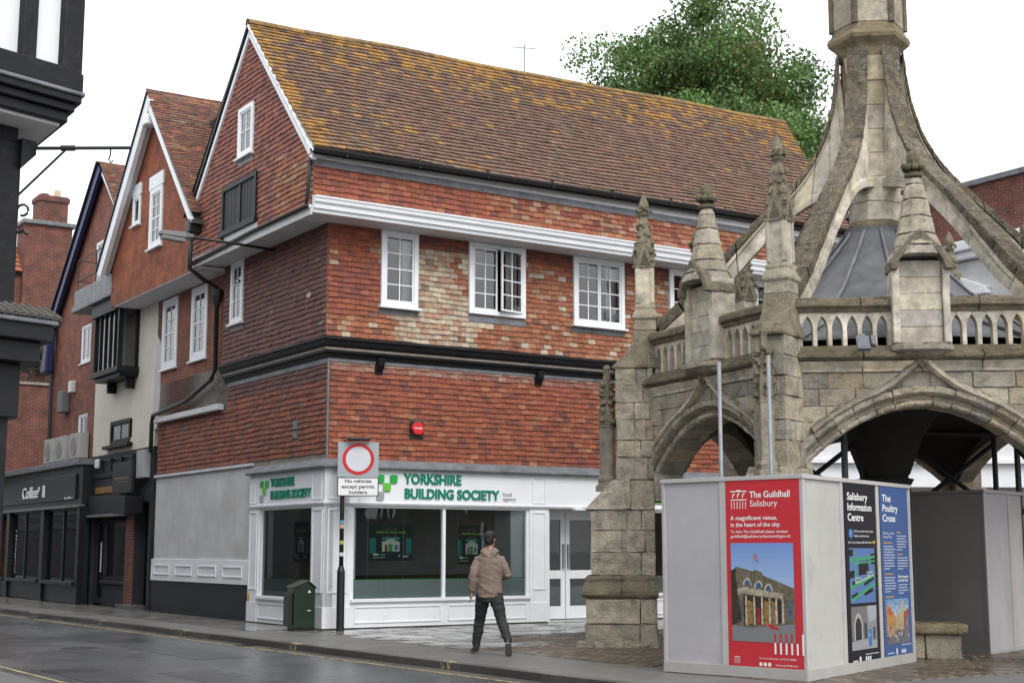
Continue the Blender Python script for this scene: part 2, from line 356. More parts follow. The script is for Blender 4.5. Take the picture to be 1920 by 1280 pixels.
def skew(kf, o0, o1, b0, b1, z0, z1, col, m=None):
    m = m or MB(); v = [(kf(y)+o, y, z) for z in (z0, z1) for y in (b0, b1) for o in (o0, o1)]
    return m.add(v, [(0, 2, 3, 1), (4, 5, 7, 6), (0, 1, 5, 4), (2, 6, 7, 3), (0, 4, 6, 2), (1, 3, 7, 5)], col)
bs = [-60+6*i for i in range(24)]
g = MB()
for b0, b1 in zip(bs, bs[1:]): g.quad((KN(b0)+.02, b0, -.105), (KA(b0)-.02, b0, -.105), (KA(b1)-.02, b1, -.105), (KN(b1)+.02, b1, -.105))
road = street('road', g, M['asphalt'])
for b0 in (-2.2, 9.5):
    g = MB(); g.box(KA(b0)-.34, KA(b0)-.04, b0, b0+.45, -.115, -.0965, (.5, .5, .5))
    for i in range(7): g.box(KA(b0)-.32, KA(b0)-.06, b0+.03+.06*i, b0+.055+.06*i, -.0965, -.093, (.5, .5, .5))
    street('drain_grate', g, M['iron'], parent=road, kind=None)
for a0, a1, b0, b1 in ((-6.2, -4.9, 2, 7.5), (-5.4, -4.6, -9, -6.2), (-4.2, -3.3, -4.5, 1.2), (-6.6, -6.0, -14, -5)):
    g = MB(); g.quad((a0, b0, -.1015), (a1, b0+.1, -.1015), (a1+.05, b1, -.1015), (a0-.03, b1-.1, -.1015), (.72, .72, .73)); street('asphalt_patch', g, M['asphalt'], parent=road, kind=None)
g = MB(); g.lathe([(.3, -.1045), (.3, -.099)], (-4.9, -1.0), 20); street('manhole_cover', g, M['iron'], parent=road, kind=None)
def stripe(off, kf, b0, b1, wd_, z=-.101, name='road_marking'):
    g = MB(); n = int((b1-b0)/1.5)
    for i in range(n):
        p, q = b0+(b1-b0)*i/n, b0+(b1-b0)*(i+1)/n
        g.quad((kf(p)+off, p, z), (kf(p)+off+wd_, p, z), (kf(q)+off+wd_, q, z), (kf(q)+off, q, z))
    return street(name, g, M['yellow'], parent=road, kind=None)
stripe(-.36, KA, -30, 40, .07); stripe(.22, KN, -26, 20, .07); stripe(.40, KN, -26, 20, .07)
g = MB()                                                   # gutter channel of flat setts beside the kerb
rr = random.Random(3); b = -20.
while b < 34:
    L_ = rr.uniform(.5, .9); k = rr.uniform(.75, 1.15)
    skew(KA, -.30, -.022, b+.004, b+L_-.004, -.12, -.1+rr.uniform(-.001, .002), (k, k*.97, k*.93), g); b += L_
street('gutter_setts', g, M['kerb'], parent=road, kind='stuff')
# far pavement with its kerb stones, tarmac strip, slabs and setts
g = MB(); g.quad((KA(-60), -60, -.008), (60, -60, -.008), (60, 90, -.008), (KA(90), 90, -.008), (1, 1, 1))
pav = street('pavement', g, M['tarmac'])
b = -24.
while b < 36:
    L_ = .92; k = rr.uniform(.7, 1.1)
    skew(KA, -.02, .13, b+.0015, b+L_-.0015, -.13, .002+rr.uniform(-.003, .003), (k, k*.98, k*.95)).build('kerb_stone', M['kerb'], pav, bevel=.006)
    if int((b+24)/.92) % 5 == 2:
        for d in (0, .16): skew(KA, -.023, .10, b+.25+d, b+.33+d, -.09, .0065, (1, 1, 1)).build('kerb_mark', M['yellow'], pav)
    b += L_
cells = []
for i in range(-14, 1):                                     # flagged area before the shop front: rows parallel to the front
    u = -.55+(i % 2)*.33
    while u < 13.5:
        w_ = rr.choice((.45, .6, .6, .75)); cells.append((u, min(u+w_, 13.6), i*.42, (i+1)*.42)); u += w_
for j in range(0, 34):                                      # along the lane
    u = KA(j*.6)+.95
    while u < -.06: cells.append((u, min(u+.62, 0), .42+j*.62, .42+(j+1)*.62)); u += .62
cells.sort(key=lambda c: (c[0]+11.97)**2+(c[2]+24.97)**2)
rest = MB()
for n, (a0, a1, b0, b1) in enumerate(cells):
    if b0 < -3.4 and a0 > .4+.55*(b0+6): continue
    k = rr.uniform(.86, 1.1); z = rr.uniform(-.002, .004); t1, t2 = rr.uniform(-.0035, .0035), rr.uniform(-.0035, .0035)
    vs = [(x, y, zz) for zz in (-.03, 0) for y in (b0+.011, b1-.011) for x in (a0+.008, a1-.008)]
    vs = [(x, y, (zz if zz < 0 else z+(t1 if x > (a0+a1)/2 else -t1)+(t2 if y > (b0+b1)/2 else -t2))) for x, y, zz in vs]
    fs = [(4, 5, 7, 6), (0, 1, 5, 4), (2, 6, 7, 3), (0, 4, 6, 2), (1, 3, 7, 5)]; c = (k, k*rr.uniform(.95, 1.01), k*rr.uniform(.9, 1.))
    if n < 330: MB().add(vs, fs, c).build('paving_slab', M['slab'], pav)
    else: rest.add(vs, fs, c)
rest.build('paving_slabs', M['slab'], pav, kind='stuff')
g = MB()                                                    # brown setts round the market cross
a = -.35
for i in range(150):
    b = -13.5+(i % 2)*.05
    for j in range(70):
        b1 = b+.2
        if b > -13.4 and b1 < -2 and a > -.35 and (b < -3.4 and a > .4+.55*(b+6)-.02 or b < -6.02):
            k = rr.uniform(.6, 1.25); z = rr.uniform(-.004, .006)
            g.add([(a+.006, b+.006, z), (a+.1, b+.006, z+.002), (a+.1, b1-.004, z), (a+.006, b1-.004, z-.002), (a+.0, b, -.012), (a+.106, b, -.012), (a+.106, b1, -.012), (a, b1, -.012)],
                  [(0, 1, 2, 3), (4, 5, 1, 0), (5, 6, 2, 1), (6, 7, 3, 2), (7, 4, 0, 3)], (k, k*.97, k*.93))
        b = b1
    a += .108
g.build('setts', M['sett'], pav, kind='stuff')
g = MB(); g.quad((-40, -60, .0), (KN(-60), -60, .0), (KN(60), 60, .0), (-40, 60, .0)); npv = street('near_pavement', g, M['tarmac'])
b = -26.
while b < 12:
    k = rr.uniform(.7, 1.1); skew(KN, -.13, .02, b+.0015, b+.9185, -.13, .004, (k, k, k*.96)).build('kerb_stone', M['kerb'], npv, bevel=.012); b += .92
# ---------------------------------------------------------------- the tile-hung corner building
H = thing('corner_building', 'tall tile-hung corner building with lichen-covered roof, white cornice and white shopfront', 'building', C0, ROT)
LA, J2, J3 = 13.4, .13, .75
A0, A2, A3 = FA(0), FA(-J2), FA(-J3)
B0, B2, B3 = FB(0), FB(-J2), FB(-J3)
win2 = [(1.03, 1.87, 6.30, 7.84), (3.08, 4.48, 6.33, 7.84), (5.74, 7.12, 6.33, 7.84), (8.42, 9.75, 6.33, 7.84), (11.0, 12.3, 6.33, 7.84)]
# carcass walls (behind the tiles)
m = MB(A0); wall_holes(m, 0, LA, 3.15, 5.6, -.3, 0, []); m.build('wall', M['mortar'], H)
m = MB(A2); wall_holes(m, -J2, LA, 5.35, 7.95, -.25, 0, win2); m.build('wall', M['mortar'], H)
m = MB(A3); m.box(-J3, LA, 7.9, 9.2, -.25, 0); m.build('wall', M['mortar'], H)
m = MB(B0); m.box(-9.7, -.3, 3.2, 5.6, -.3, 0); m.build('wall', M['mortar'], H)
m = MB(B2); wb2 = [(-4.75, -4.05, 6.45, 7.84)]; wall_holes(m, -5.2, J2-.25, 5.35, 7.95, -.25, 0, wb2); m.build('wall', M['mortar'], H)
gz = lambda u: 9.15+(3.5/3.3)*(3.3-abs(u+2.5))
gl = lambda v: (-5.72, .75) if v < 9.2 else (-2.5-(12.62-v)*3.3/3.47+.05, -2.5+(12.62-v)*3.3/3.47-.05)
gh = [(-3.08, -2.22, 9.62, 10.85), (-3.85, -1.95, 8.18, 9.30)]
m = MB(B3); m.add([(-5.7, 7.9, 0), (.5, 7.9, 0), (.5, 9.15, 0), (-2.5, 12.5, 0), (-5.7, 9.15, 0)], [(0, 1, 2, 3, 4)]); m.build('gable_wall', M['mortar'], H)
m = MB(); m.box(.4, LA, .4, .5, .0, 8); m.box(.4, LA, 4, 4.1, .0, 3.2); m.box(.5, LA, .3, 6, 5.35, 5.4); m.box(.5, LA, 3, 3.1, 5.4, 8); m.box(.4, LA, .3, 6, 3.2, 3.25); m.box(LA-.3, LA, 0, 6, 0, 9.2)
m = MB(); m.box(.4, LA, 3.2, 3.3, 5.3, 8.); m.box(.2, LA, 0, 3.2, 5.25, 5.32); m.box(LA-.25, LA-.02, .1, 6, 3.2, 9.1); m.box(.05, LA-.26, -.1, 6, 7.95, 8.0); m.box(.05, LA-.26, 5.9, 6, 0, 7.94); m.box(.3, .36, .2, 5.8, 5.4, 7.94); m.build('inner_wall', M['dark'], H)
# tile courses
def colA1(u, v):
    if random.random() < .22*max(0, 1-u/2.5)*max(0, (v-4.6)): return pick(CRM)
    if v > 5.0: return pick([(1, (.2, .09, .07)), (1, (.28, .09, .06)), (1, (.33, .2, .14))])
    return pick(RED)
def colA2(u, v):
    d = (v-5.5)*.42+.15
    cream = max(0, 1-abs(u-2.35)/1.75)*1.5*(1 if v < 7.55 else .25) if u > d else 0
    cream = 1.15 if cream*.9+.45*vnoise(u*1.3+2, v*1.7)+random.uniform(-.22, .22) > .62 else .06
    if u > 4.4: cream = .10+.25*max(0, 1-abs(u-5.1)/.5)*(v > 7.1)+.45*(8.0 < u < 9)
    if u < .9+.3*vnoise(u, v*2) and v > 6 and random.random() > cream*.5: return pick(RED[:3]+[(2, (.19, .05, .042))])
    if v > 7.6: return pick(DKR[:2]+RED[:1])
    return pick(CRM) if random.random() < cream else pick(ORG)
def colA3(u, v): return pick(RED+[(2, (.22, .055, .045))]) if u < 3.2 or random.random() < .35 else pick(ORG+[(1.5, (.36, .2, .13))])
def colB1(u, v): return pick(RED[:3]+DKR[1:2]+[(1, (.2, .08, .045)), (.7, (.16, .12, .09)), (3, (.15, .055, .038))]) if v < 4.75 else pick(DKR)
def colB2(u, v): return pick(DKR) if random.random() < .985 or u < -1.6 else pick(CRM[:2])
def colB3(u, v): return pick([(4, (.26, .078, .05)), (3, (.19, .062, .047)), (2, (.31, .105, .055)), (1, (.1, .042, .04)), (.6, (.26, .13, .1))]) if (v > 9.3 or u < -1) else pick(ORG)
boxA = [(1.0, 1.17, 5.0, 5.3), (4.8, 5.0, 5.0, 5.3), (1.80, 2.10, 3.72, 4.06)]
sets = [lay_tiles(A0, 0.02, LA, 3.24, 5.17, colA1, boxA), lay_tiles(A2, -J2, LA, 5.62, 7.86, colA2, [(h[0], h[1], h[2]-.16, h[3]) for h in win2]),
        lay_tiles(A3, -J3, LA, 8.2, 8.78, colA3),
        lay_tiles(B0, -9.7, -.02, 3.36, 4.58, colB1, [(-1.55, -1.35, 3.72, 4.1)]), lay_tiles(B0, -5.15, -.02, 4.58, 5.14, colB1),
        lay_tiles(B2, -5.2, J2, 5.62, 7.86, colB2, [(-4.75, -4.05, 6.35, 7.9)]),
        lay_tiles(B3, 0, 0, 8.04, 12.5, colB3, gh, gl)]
tiles_to(H, 'wall_tile', M['tile'], sets, 300, lambda p: math.hypot(p[0]-1.5, (p[2]-4.4)*1.2)+(50 if p[1] > .1 or p[1] < -.5 else 0))
m = MB(); m.box(-.03, -.0, -.03, .0, 3.2, 5.2); m.build('corner_lead', M['lead'], H)
# black moulded band between the storeys and its corbels
prof = [(0, 5.20), (.05, 5.20), (.07, 5.28), (.12, 5.30), (.13, 5.40), (.19, 5.44), (.21, 5.52), (.24, 5.54), (.24, 5.58), (.10, 5.63), (0, 5.63)]
def band(prof, u0, u1, b1, name, mat, ends=True):
    m = MB(); r = []
    for a_, b_ in ((u1, None), (0, 0), (None, b1)):
        if b_ is None: r.append([(u1, -d, z) for d, z in prof])
        elif a_ is None: r.append([(-d, b1, z) for d, z in prof])
        else: r.append([(u0-d, u0-d, z) for d, z in prof])
    m.loft(r); return m.build(name, mat, H, bevel=.006)
band(prof, 0, LA, 5.25, 'moulded_band', M['black'])
for u in (1.085, 4.9, 8.7):
    MB(A0).prism([(u-.08, 4.95), (u+.08, 4.95), (u+.08, 5.25), (u-.08, 5.25)], 0, .05).add([(u-.07, 5.24, .05), (u+.07, 5.24, .05), (u+.07, 5.24, .17), (u-.07, 5.24, .17), (u-.07, 4.98, .05), (u+.07, 4.98, .05), (u+.07, 5.1, .15), (u-.07, 5.1, .15)], [(0, 3, 2, 1), (4, 5, 6, 7), (3, 7, 6, 2), (0, 4, 7, 3), (1, 2, 6, 5)]).build('corbel', M['black'], H, bevel=.008)
m = MB(); m.box(.0, LA, -.03, 0, 5.13, 5.22); m.box(-.03, 0, 0, 5.1, 5.1, 5.2); m.build('lead_flashing', M['lead'], H)
# white cornice, soffits, gutters
cp = [(0, 7.84), (.05, 7.84), (.06, 7.90), (.10, 7.92), (.11, 8.0), (.15, 8.04), (.16, 8.10), (.18, 8.12), (.18, 8.15), (0, 8.18)]
m = MB(); m.loft([[(LA, -J3-d, z) for d, z in cp], [(-J3-.02, -J3-d, z) for d, z in cp]]); m.build('cornice', M['white'], H, bevel=.004)
m = MB(); m.box(-J3+.02, LA, -J3+.01, -J2, 7.845, 7.9); m.build('soffit', M['soffit'], H)
m = MB(); m.box(-J3+.01, -J2, -J2+.005, 5.7, 7.846, 7.9); m.box(-J3+.01, -.02, 5.2, 11.4, 7.76, 7.82); m.build('soffit', M['soffit'], H)
m = MB(B3); m.box(-5.7, .75, 7.80, 7.93, 0, .05); m.box(-5.7, .75, 7.93, 8.0, 0, .08); m.build('jetty_board', M['soffit'], H, bevel=.006)
m = MB(); m.tube([(-J3-.1, -.72, 7.97), (-J3-.1, 2, 7.98), (-J3-.1, 5.6, 7.9)], .045); m.tube([(-J3-.07, -.75, 8.9), (-J3-.09, -.72, 8.5), (-J3-.1, -.7, 8.1), (-J3-.1, -.62, 7.98)], .04); m.build('drain_pipe', M['iron'], H, smooth=True)
m = MB(A3); m.box(-J3, LA, 8.76, 8.90, 0, .035); m.build('lead_flashing', M['lead'], H)
m = MB(A3); m.box(-J3-.02, LA, 8.90, 9.04, 0, .05); m.build('eaves_board', M['white'], H, bevel=.006)
m = MB(); n = 24
ring = lambda x: [(x, -J3-.22+.1*math.cos(t), 9.06+.012*x+.1*math.sin(t)) for t in [math.pi+math.pi*k/8 for k in range(9)]]
m.loft([ring(-J3-.15+(LA+1.2)*k/n) for k in range(n+1)], closed=False); m.loft([[(q[0], q[1]+.004*(1 if i < 4 else -1), q[2]+.004) for i, q in enumerate(ring(-J3-.15+(LA+1.2)*k/n))] for k in range(n+1)], closed=False)
m.build('gutter', M['iron'], H)
for k in range(9): MB().box(-.2+k*1.6, -.165+k*1.6, -J3-.29, -J3-.08, 8.95+.02*k, 9.13+.02*k).build('gutter_bracket', M['iron'], H)
# main roof: tiled slopes, ridge, verges
EZ, RZ, EB, RB = 9.08, 12.66, -.98, 2.5
sl_ = math.hypot(RZ-EZ, RB-EB); cs_, sn_ = (RB-EB)/sl_, (RZ-EZ)/sl_
RF = frame((0, EB, EZ), (1, 0, 0), (0, cs_, sn_), (0, -sn_, cs_))
def sag(u, v): return (.012*u+.02*u*v/sl_)*.75+.03*vnoise(u*.5, v*.6)-.035*math.sin(math.pi*min(max(v/sl_, 0), 1))
def colR(u, v):
    t = v/sl_; lich = max(0, (t-.58)*2.3)*(.55+.6*(vnoise(u*.8, v*1.5)+.3)) + max(0, 1-(u+.9)/(.8+.4*vnoise(v, u)))*1.2 + max(0, (u-13.6)/.8)*(.5+.5*t) + (.5 if t > .93 else 0) + .09*(vnoise(u*.55+3, v*.7) > .3) + .1*(vnoise(u*.3, v*.3)+.2)*(u < 6)
    lich *= .5+.5*(vnoise(u*2.3+1, v*3.1) > -.25)
    if random.random() < lich*.85: return pick([(3, (.36, .19, .04)), (2, (.29, .15, .045)), (1.5, (.235, .13, .05)), (1.5, (.18, .115, .062))])
    k = .5+.5*vnoise(u*.35+1, v*.4)
    return pick([(5, (.165, .097, .066)), (4, (.145, .088, .066)), (.9+1.5*k, (.205, .105, .066)), (.25*k, (.26, .11, .06)), (1, (.185, .135, .09)), (.5, (.10, .072, .06))])
rt = [lay_tiles(RF, -J3-.12, 14.95, 0, sl_, colR, course=.150, tw=.17, proud=.038, wob=.016, zf=sag, lim=lambda v: (-J3-.12, 13.45+1.1*v/sl_))]
RF2 = frame((0, 6.0, EZ), (-1, 0, 0), (0, -cs_, sn_), (0, sn_, cs_))
tiles_to(H, 'roof_tile', M['rooftile'], rt, 300, lambda p: math.hypot(p[0]-1.2, (p[2]-9.8)*1.5))
m = MB(); N_ = 30
for sgn in (1,):
    g0 = [[(-J3-.1+(15.5)*k/N_*(1 if j else (13.5+J3)/15.5*1.0), (EB, RB)[j]+0, (EZ, RZ)[j]-.16+(.009*k*15.5/N_ if j == 0 else .024*k*15.5/N_)-.01) for j in (0, 1)] for k in range(N_+1)]
    for k in range(N_): m.quad(g0[k][0], g0[k+1][0], g0[k+1][1], g0[k][1])
m.quad((-J3-.1, RB, RZ-.02), (14.4, RB, RZ+.2), (13.4, 6.1, EZ), (-J3-.1, 6.1, EZ)); m.add([(13.35, -J3, 3), (13.35, 5.9, 3), (13.35, 5.9, 9), (14.4, RB, 12.8), (13.35, -J3, 9.1)], [(0, 1, 2, 3, 4)])
m.build('roof_deck', M['dark'], H)
x = -J3-.12; rd = 0
while x < 14.45:
    z = RZ+.018+.75*.032*x+.03*vnoise(x*.5, sl_*.6); rr2 = .105; c = pick([(2, (.3, .17, .035)), (2, (.2, .12, .045)), (1, (.14, .1, .07))])
    MB().loft([[(x+(.33 if e else 0), RB+rr2*(1.0-.06*e)*math.cos(t), z-.06+(.008 if e else 0)+rr2*1.15*math.sin(t)) for t in [math.pi*k/7 for k in range(8)]] for e in (1, 0)], c, closed=False).build('ridge_tile', M['rooftile'], H); x += .325
def verge(fr, pts, wd_, w0, w1, name, mat):
    m = MB(fr)
    for (p, q) in zip(pts, pts[1:]):
        d = np.array(q)-np.array(p); d = d/np.linalg.norm(d); n_ = np.array([-d[1], d[0]])*wd_
        if n_[1] > 0: n_ = -n_
        poly = [p, q, tuple(np.array(q)+n_), tuple(np.array(p)+n_)]
        if (poly[1][0]-poly[0][0])*(poly[2][1]-poly[1][1])-(poly[1][1]-poly[0][1])*(poly[2][0]-poly[1][0]) < 0: poly = poly[::-1]
        m.prism(poly, w0, w1)
    return m.build(name, mat, H, bevel=.004)
verge(B3, [(-2.5, 12.45), (.80, 8.95)], .09, 0, .07, 'bargeboard', M['white']); verge(B3, [(-5.85, 8.93), (-2.5, 12.50)], .10, 0, .07, 'bargeboard', M['white'])
verge(B3, [(-2.5, 12.62), (.92, 9.01)], .07, -.15, .11, 'verge', M['rooftile']); verge(B3, [(-5.95, 8.98), (-2.5, 12.66)], .06, -.1, .11, 'verge', M['iron'])
m = MB(B3); m.box(.66, .86, 8.98, 9.22, -.02, .1); m.box(.70, .84, 8.86, 8.98, -.02, .08); m.build('kneeler', M['white'], H, bevel=.01)
# windows of the upper floors
wfr = FA(-J2)
for i, (a, b_, c, d) in enumerate(win2):
    window(H, wfr, a, b_, c, d, 2, 4, 1 if i == 0 else 2, w=.07, depth=.16, openlight=1 if i == 1 else None, sill=i != 1)
    for q, (s0, s1) in enumerate(((a+.1, a+.1+(b_-a)*.13), (b_-.1-(b_-a)*.2, b_-.1))):
        m = MB(wfr); k = 6
        m.loft([[(s0+(s1-s0)*j/k, z, -.14-.03*(j % 2)) for j in range(k+1)] for z in (c+.1, d-.1)], closed=False, col=(.75, .75, .72)); m.build('curtain', M['col'], H)
    MB(wfr).box(a-.03, b_+.03, c-.16, c-.05, 0, .02).build('sill_flashing', M['lead'], H)
window(H, B2, -4.75, -4.05, 6.45, 7.84, 2, 3, 1, w=.06, depth=.16)
MB(B2).box(-4.75, -4.05, 6.3, 6.4, 0, .02).build('sill_flashing', M['lead'], H)
window(H, B3, -3.05, -2.25, 9.75, 10.85, 2, 2, 1, w=.05, depth=.12); MB(B3).box(-3.05, -2.25, 9.58, 9.70, 0, .02).build('sill_flashing', M['lead'], H)
m = MB(B3); m.box(-3.85, -3.75, 8.22, 9.28, 0, .06); m.box(-2.05, -1.95, 8.22, 9.28, 0, .06); m.box(-3.75, -2.05, 9.18, 9.28, 0, .06); m.box(-3.9, -1.9, 8.18, 8.3, 0, .1); m.box(-2.88, -2.8, 8.3, 9.18, .01, .05); m.build('hatch_frame', M['black'], H, bevel=.008)
for i in range(9):
    u = -3.75+i*.1025; MB(B3).box(u+.003, u+.099, 8.3, 9.18, 0, .02+.004*(i % 2)).build('hatch_board', M['slategrey'], H)
    u = -2.8+i*.0833; MB(B3).box(u+.003, u+.08, 8.3, 9.18, 0, .02+.004*(i % 2)).build('hatch_board', M['slategrey'], H)
MB(B3).box(-3.7, -1.9, 8.0, 8.18, 0, .03).build('lead_apron', M['soffit'], H)
MB(B0).box(-1.55, -1.35, 3.9, 4.08, -.02, .03).box(-1.55, -1.35, 3.72, 3.86, -.02, .03).build('wall_vent', M['lead'], H)
# ---------------------------------------------------------------- white shopfront
SF = thing('shopfront', 'white panelled corner shopfront with green lettering and dark display windows', 'shopfront', C0, ROT)
GRN, LGR, GRY = (.0, .21, .125), (.11, .46, .06), (.33, .34, .35)
M['green'] = pm('sign_green', GRN, .35, 0, 3, 0); M['grey'] = pm('sign_grey', (.36, .37, .38), .45, 0, 3, 0); M['textwhite'] = pm('sign_white', (.8, .8, .8), .45, 0, 3, 0); M['textblack'] = pm('sign_black', (.012, .012, .014), .5, 0, 3, 0)
FZ0, FZ1 = 2.40, 3.06
P0 = FA(-.06); Q0 = FB(-.06)
m = MB(); m.box(-.06, 11.5, -.06, .2, FZ0, FZ1); m.box(-.061, .2, .2, 3.62, FZ0, FZ1); m.build('fascia', M['white'], SF, bevel=.006)
lp = [(0, 3.06), (.16, 3.06), (.17, 3.10), (.14, 3.13), (.02, 3.25), (0, 3.25)]
m = MB(); m.loft([[(11.5, -d, z) for d, z in lp], [(-d, -d, z) for d, z in lp], [(-d, 3.66, z) for d, z in lp]]); m.build('lead_cap', M['lead'], SF, bevel=.01)
m = MB(); q = [(0, 2.36), (.09, 2.36), (.11, 2.40), (0, 2.42)]; m.loft([[(11.5, -.0-d, z) for d, z in q], [(-d, -d, z) for d, z in q], [(-d, 3.62, z) for d, z in q]]); m.build('fascia_moulding', M['white'], SF)
def panel(fr, u0, u1, v0, v1, t=.028, pr=.016, name='moulding'):
    m = MB(fr)
    m.box(u0, u1, v1-t, v1, 0, pr); m.box(u0, u1, v0, v0+t, 0, pr); m.box(u0, u0+t, v0+t, v1-t, 0, pr); m.box(u1-t, u1, v0+t, v1-t, 0, pr); return m.build(name, M['white'], SF, bevel=.004)
def pil(fr, u0, u1):
    MB(fr).box(u0, u1, 0.02, 2.36, -.2, 0).build('pilaster', M['white'], SF, bevel=.006)
    panel(fr, u0+.07, u1-.07, .68, 2.28); MB(fr).box(u0-.005, u1+.005, .02, .42, 0, .014).build('plinth_block', M['white'], SF, bevel=.004)
pil(P0, -.06, .52); pil(P0, 4.66, 5.12); pil(P0, 7.3, 7.7); pil(FB(-.062), -.52, .06); pil(FB(-.062), -3.62, -3.1)
panel(P0, 4.72, 5.06, 2.46, 3.0); panel(FB(-.061), -.50, -.06, 2.46, 3.0); panel(FB(-.061), -3.58, -3.3, 2.46, 3.0); panel(P0, .0, .42, 2.46, 3.0)
def shopwin(fr, u0, u1, mulls, vs=.56, vt=2.36):
    MB(fr).box(u0, u1, .02, vs-.06, -.16, -.0).build('stall_riser', M['white'], SF, bevel=.004)
    xs = [u0]+mulls+[u1]
    for a, b_ in zip(xs, xs[1:]): panel(fr, a+.08, b_-.08, .1, vs-.14)
    m = MB(fr); m.box(u0, u1, vs-.06, vs, -.18, .05); m.box(u0, u1, vt-.05, vt, -.15, -.02)
    for x in [u0+.035]+mulls+[u1-.035]: m.box(x-.035, x+.035, vs, vt-.05, -.13, -.03)
    f = m.build('window_frame', M['white'], SF, bevel=.005)
    for a, b_ in zip(xs, xs[1:]):
        a += .04; b_ -= .04
        MB(fr).quad((a, vs, -.08), (b_, vs, -.08), (b_, vt-.05, -.08), (a, vt-.05, -.08)).build('pane', M['shopglass'], f)
        MB(fr).quad((a, vs, -.084), (b_, vs, -.084), (b_, vs+.36, -.084), (a, vs+.36, -.084)).build('frosted_film', M['film'], f)
        MB(fr).box(a, b_, vs+.36, vs+.375, -.085, -.082, (.05, .35, .08)).build('film_edge', M['col'], f)
mf, t_, N2, L2, P2 = nodes('frosted_film'); P2.inputs['Base Color'].default_value = (.55, .63, .63, 1); P2.inputs['Roughness'].default_value = .5; P2.inputs['Alpha'].default_value = .62; M['film'] = mf
shopwin(P0, .52, 4.66, [2.61]); shopwin(FB(-.062), -3.1, -.52, [])
# entrance doors, set back
DB = .55; DF = FA(DB)
MB(DF).box(5.12, 7.3, 2.3, 2.42, -.1, .0).build('door_head', M['white'], SF)
MB().box(5.10, 5.16, -.05, DB, 0, 2.4).box(7.26, 7.32, -.05, DB, 0, 2.4).build('door_reveal', M['white'], SF)
for a, b_ in ((5.18, 5.98), (6.0, 6.8)):
    m = MB(DF); m.box(a, a+.11, .03, 2.3, -.06, 0); m.box(b_-.11, b_, .03, 2.3, -.06, 0); m.box(a+.11, b_-.11, 2.14, 2.3, -.06, 0); m.box(a+.11, b_-.11, .03, .3, -.06, 0); m.box(a+.11, b_-.11, .88, 1.06, -.06, 0); d = m.build('door', M['white'], SF, bevel=.005)
    for v0, v1 in ((.3, .88), (1.06, 2.14)): MB(DF).quad((a+.11, v0, -.03), (b_-.11, v0, -.03), (b_-.11, v1, -.03), (a+.11, v1, -.03)).build('pane', M['shopglass'], d)
    MB(DF).quad((a+.11, .3, -.034), (b_-.11, .3, -.034), (b_-.11, .72, -.034), (a+.11, .72, -.034)).build('frosted_film', M['film'], d)
    hx = b_-.055 if a < 5.5 else a+.055; MB(DF).box(hx-.025, hx+.025, 1.1, 1.62, .01, .045, (.25, .25, .25)).build('handle', M['col'], d)
MB(DF).box(6.82, 7.28, .03, 2.3, -.05, 0).build('side_light', M['shopglass'], SF); MB(DF).box(5.3, 5.47, 1.2, 1.32, -.026, -.02, (.6, .05, .07)).build('door_notice', M['print'], SF); MB(DF).box(5.32, 5.45, 1.33, 1.44, -.026, -.02, (.75, .73, .7)).build('door_notice', M['print'], SF); MB(DF).box(5.29, 5.40, 1.5, 1.75, -.026, -.02, (.5, .6, .55)).build('door_notice', M['print'], SF); MB(DF).box(5.29, 5.38, 1.22, 1.46, -.028, -.024, (.12, .03, .2)).build('door_notice', M['print'], SF)
MB(DF).box(5.2, 5.4, .95, 1.01, .001, .01, (.3, .3, .3)).build('letter_plate', M['col'], SF)
MB().box(5.12, 7.3, -.04, DB, -.005, .012, (.4, .4, .4)).build('threshold', M['col'], SF)
shopwin(P0, 7.7, 11.4, [9.5])
# inside of the shop
m = MB(); m.box(.15, 11.4, 4.2, 4.3, 0, 2.6); m.box(11.4, 11.5, .0, 4.3, 0, 3); m.box(.1, 11.4, .1, 4.3, 2.62, 2.7); m.box(.12, 3.9, 3.62, 3.7, 0, 2.6); m.build('room_wall', M['room'], SF)
MB().box(.1, 11.4, .1, 4.3, -.004, .01, (.28, .28, .28)).build('room_floor', M['col'], SF)
MB().box(1.2, 5.0, 2.6, 3.1, .0, .95, (.16, .085, .04)).build('counter', M['col'], SF, bevel=.01)
MB().box(.35, .75, 1.1, 1.9, .0, 1.9, (.2, .13, .07)).box(.36, .74, 1.2, 2.3, .7, .75, (.3, .2, .1)).build('cupboard', M['col'], SF, bevel=.01)
for x, y in ((1.3, 1.2), (3.3, 1.3), (4.1, 1.1)): MB().box(x, x+.5, y, y+.06, .45, .95, (.03, .03, .035)).box(x, x+.5, y-.4, y, .4, .47, (.03, .03, .035)).tube([(x+.25, y-.2, 0), (x+.25, y-.2, .4)], .03, 6, (.1, .1, .1)).build('office_chair', M['col'], SF, bevel=.03)
for a_, b_ in ((4.30, 4.62), (.56, .7)): MB().box(a_, b_, .12, .75, .3, 2.36).build('window_reveal', M['white'], SF)
MB().box(.12, .7, 2.75, 3.05, .3, 2.36).build('window_reveal', M['white'], SF)
for u in (.95, 1.75, 3.0, 3.75): MB(P0).box(u, u+.004, .6, 2.34, -.16, -.156, (.5, .5, .5)).build('poster_wire', M['col'], SF)
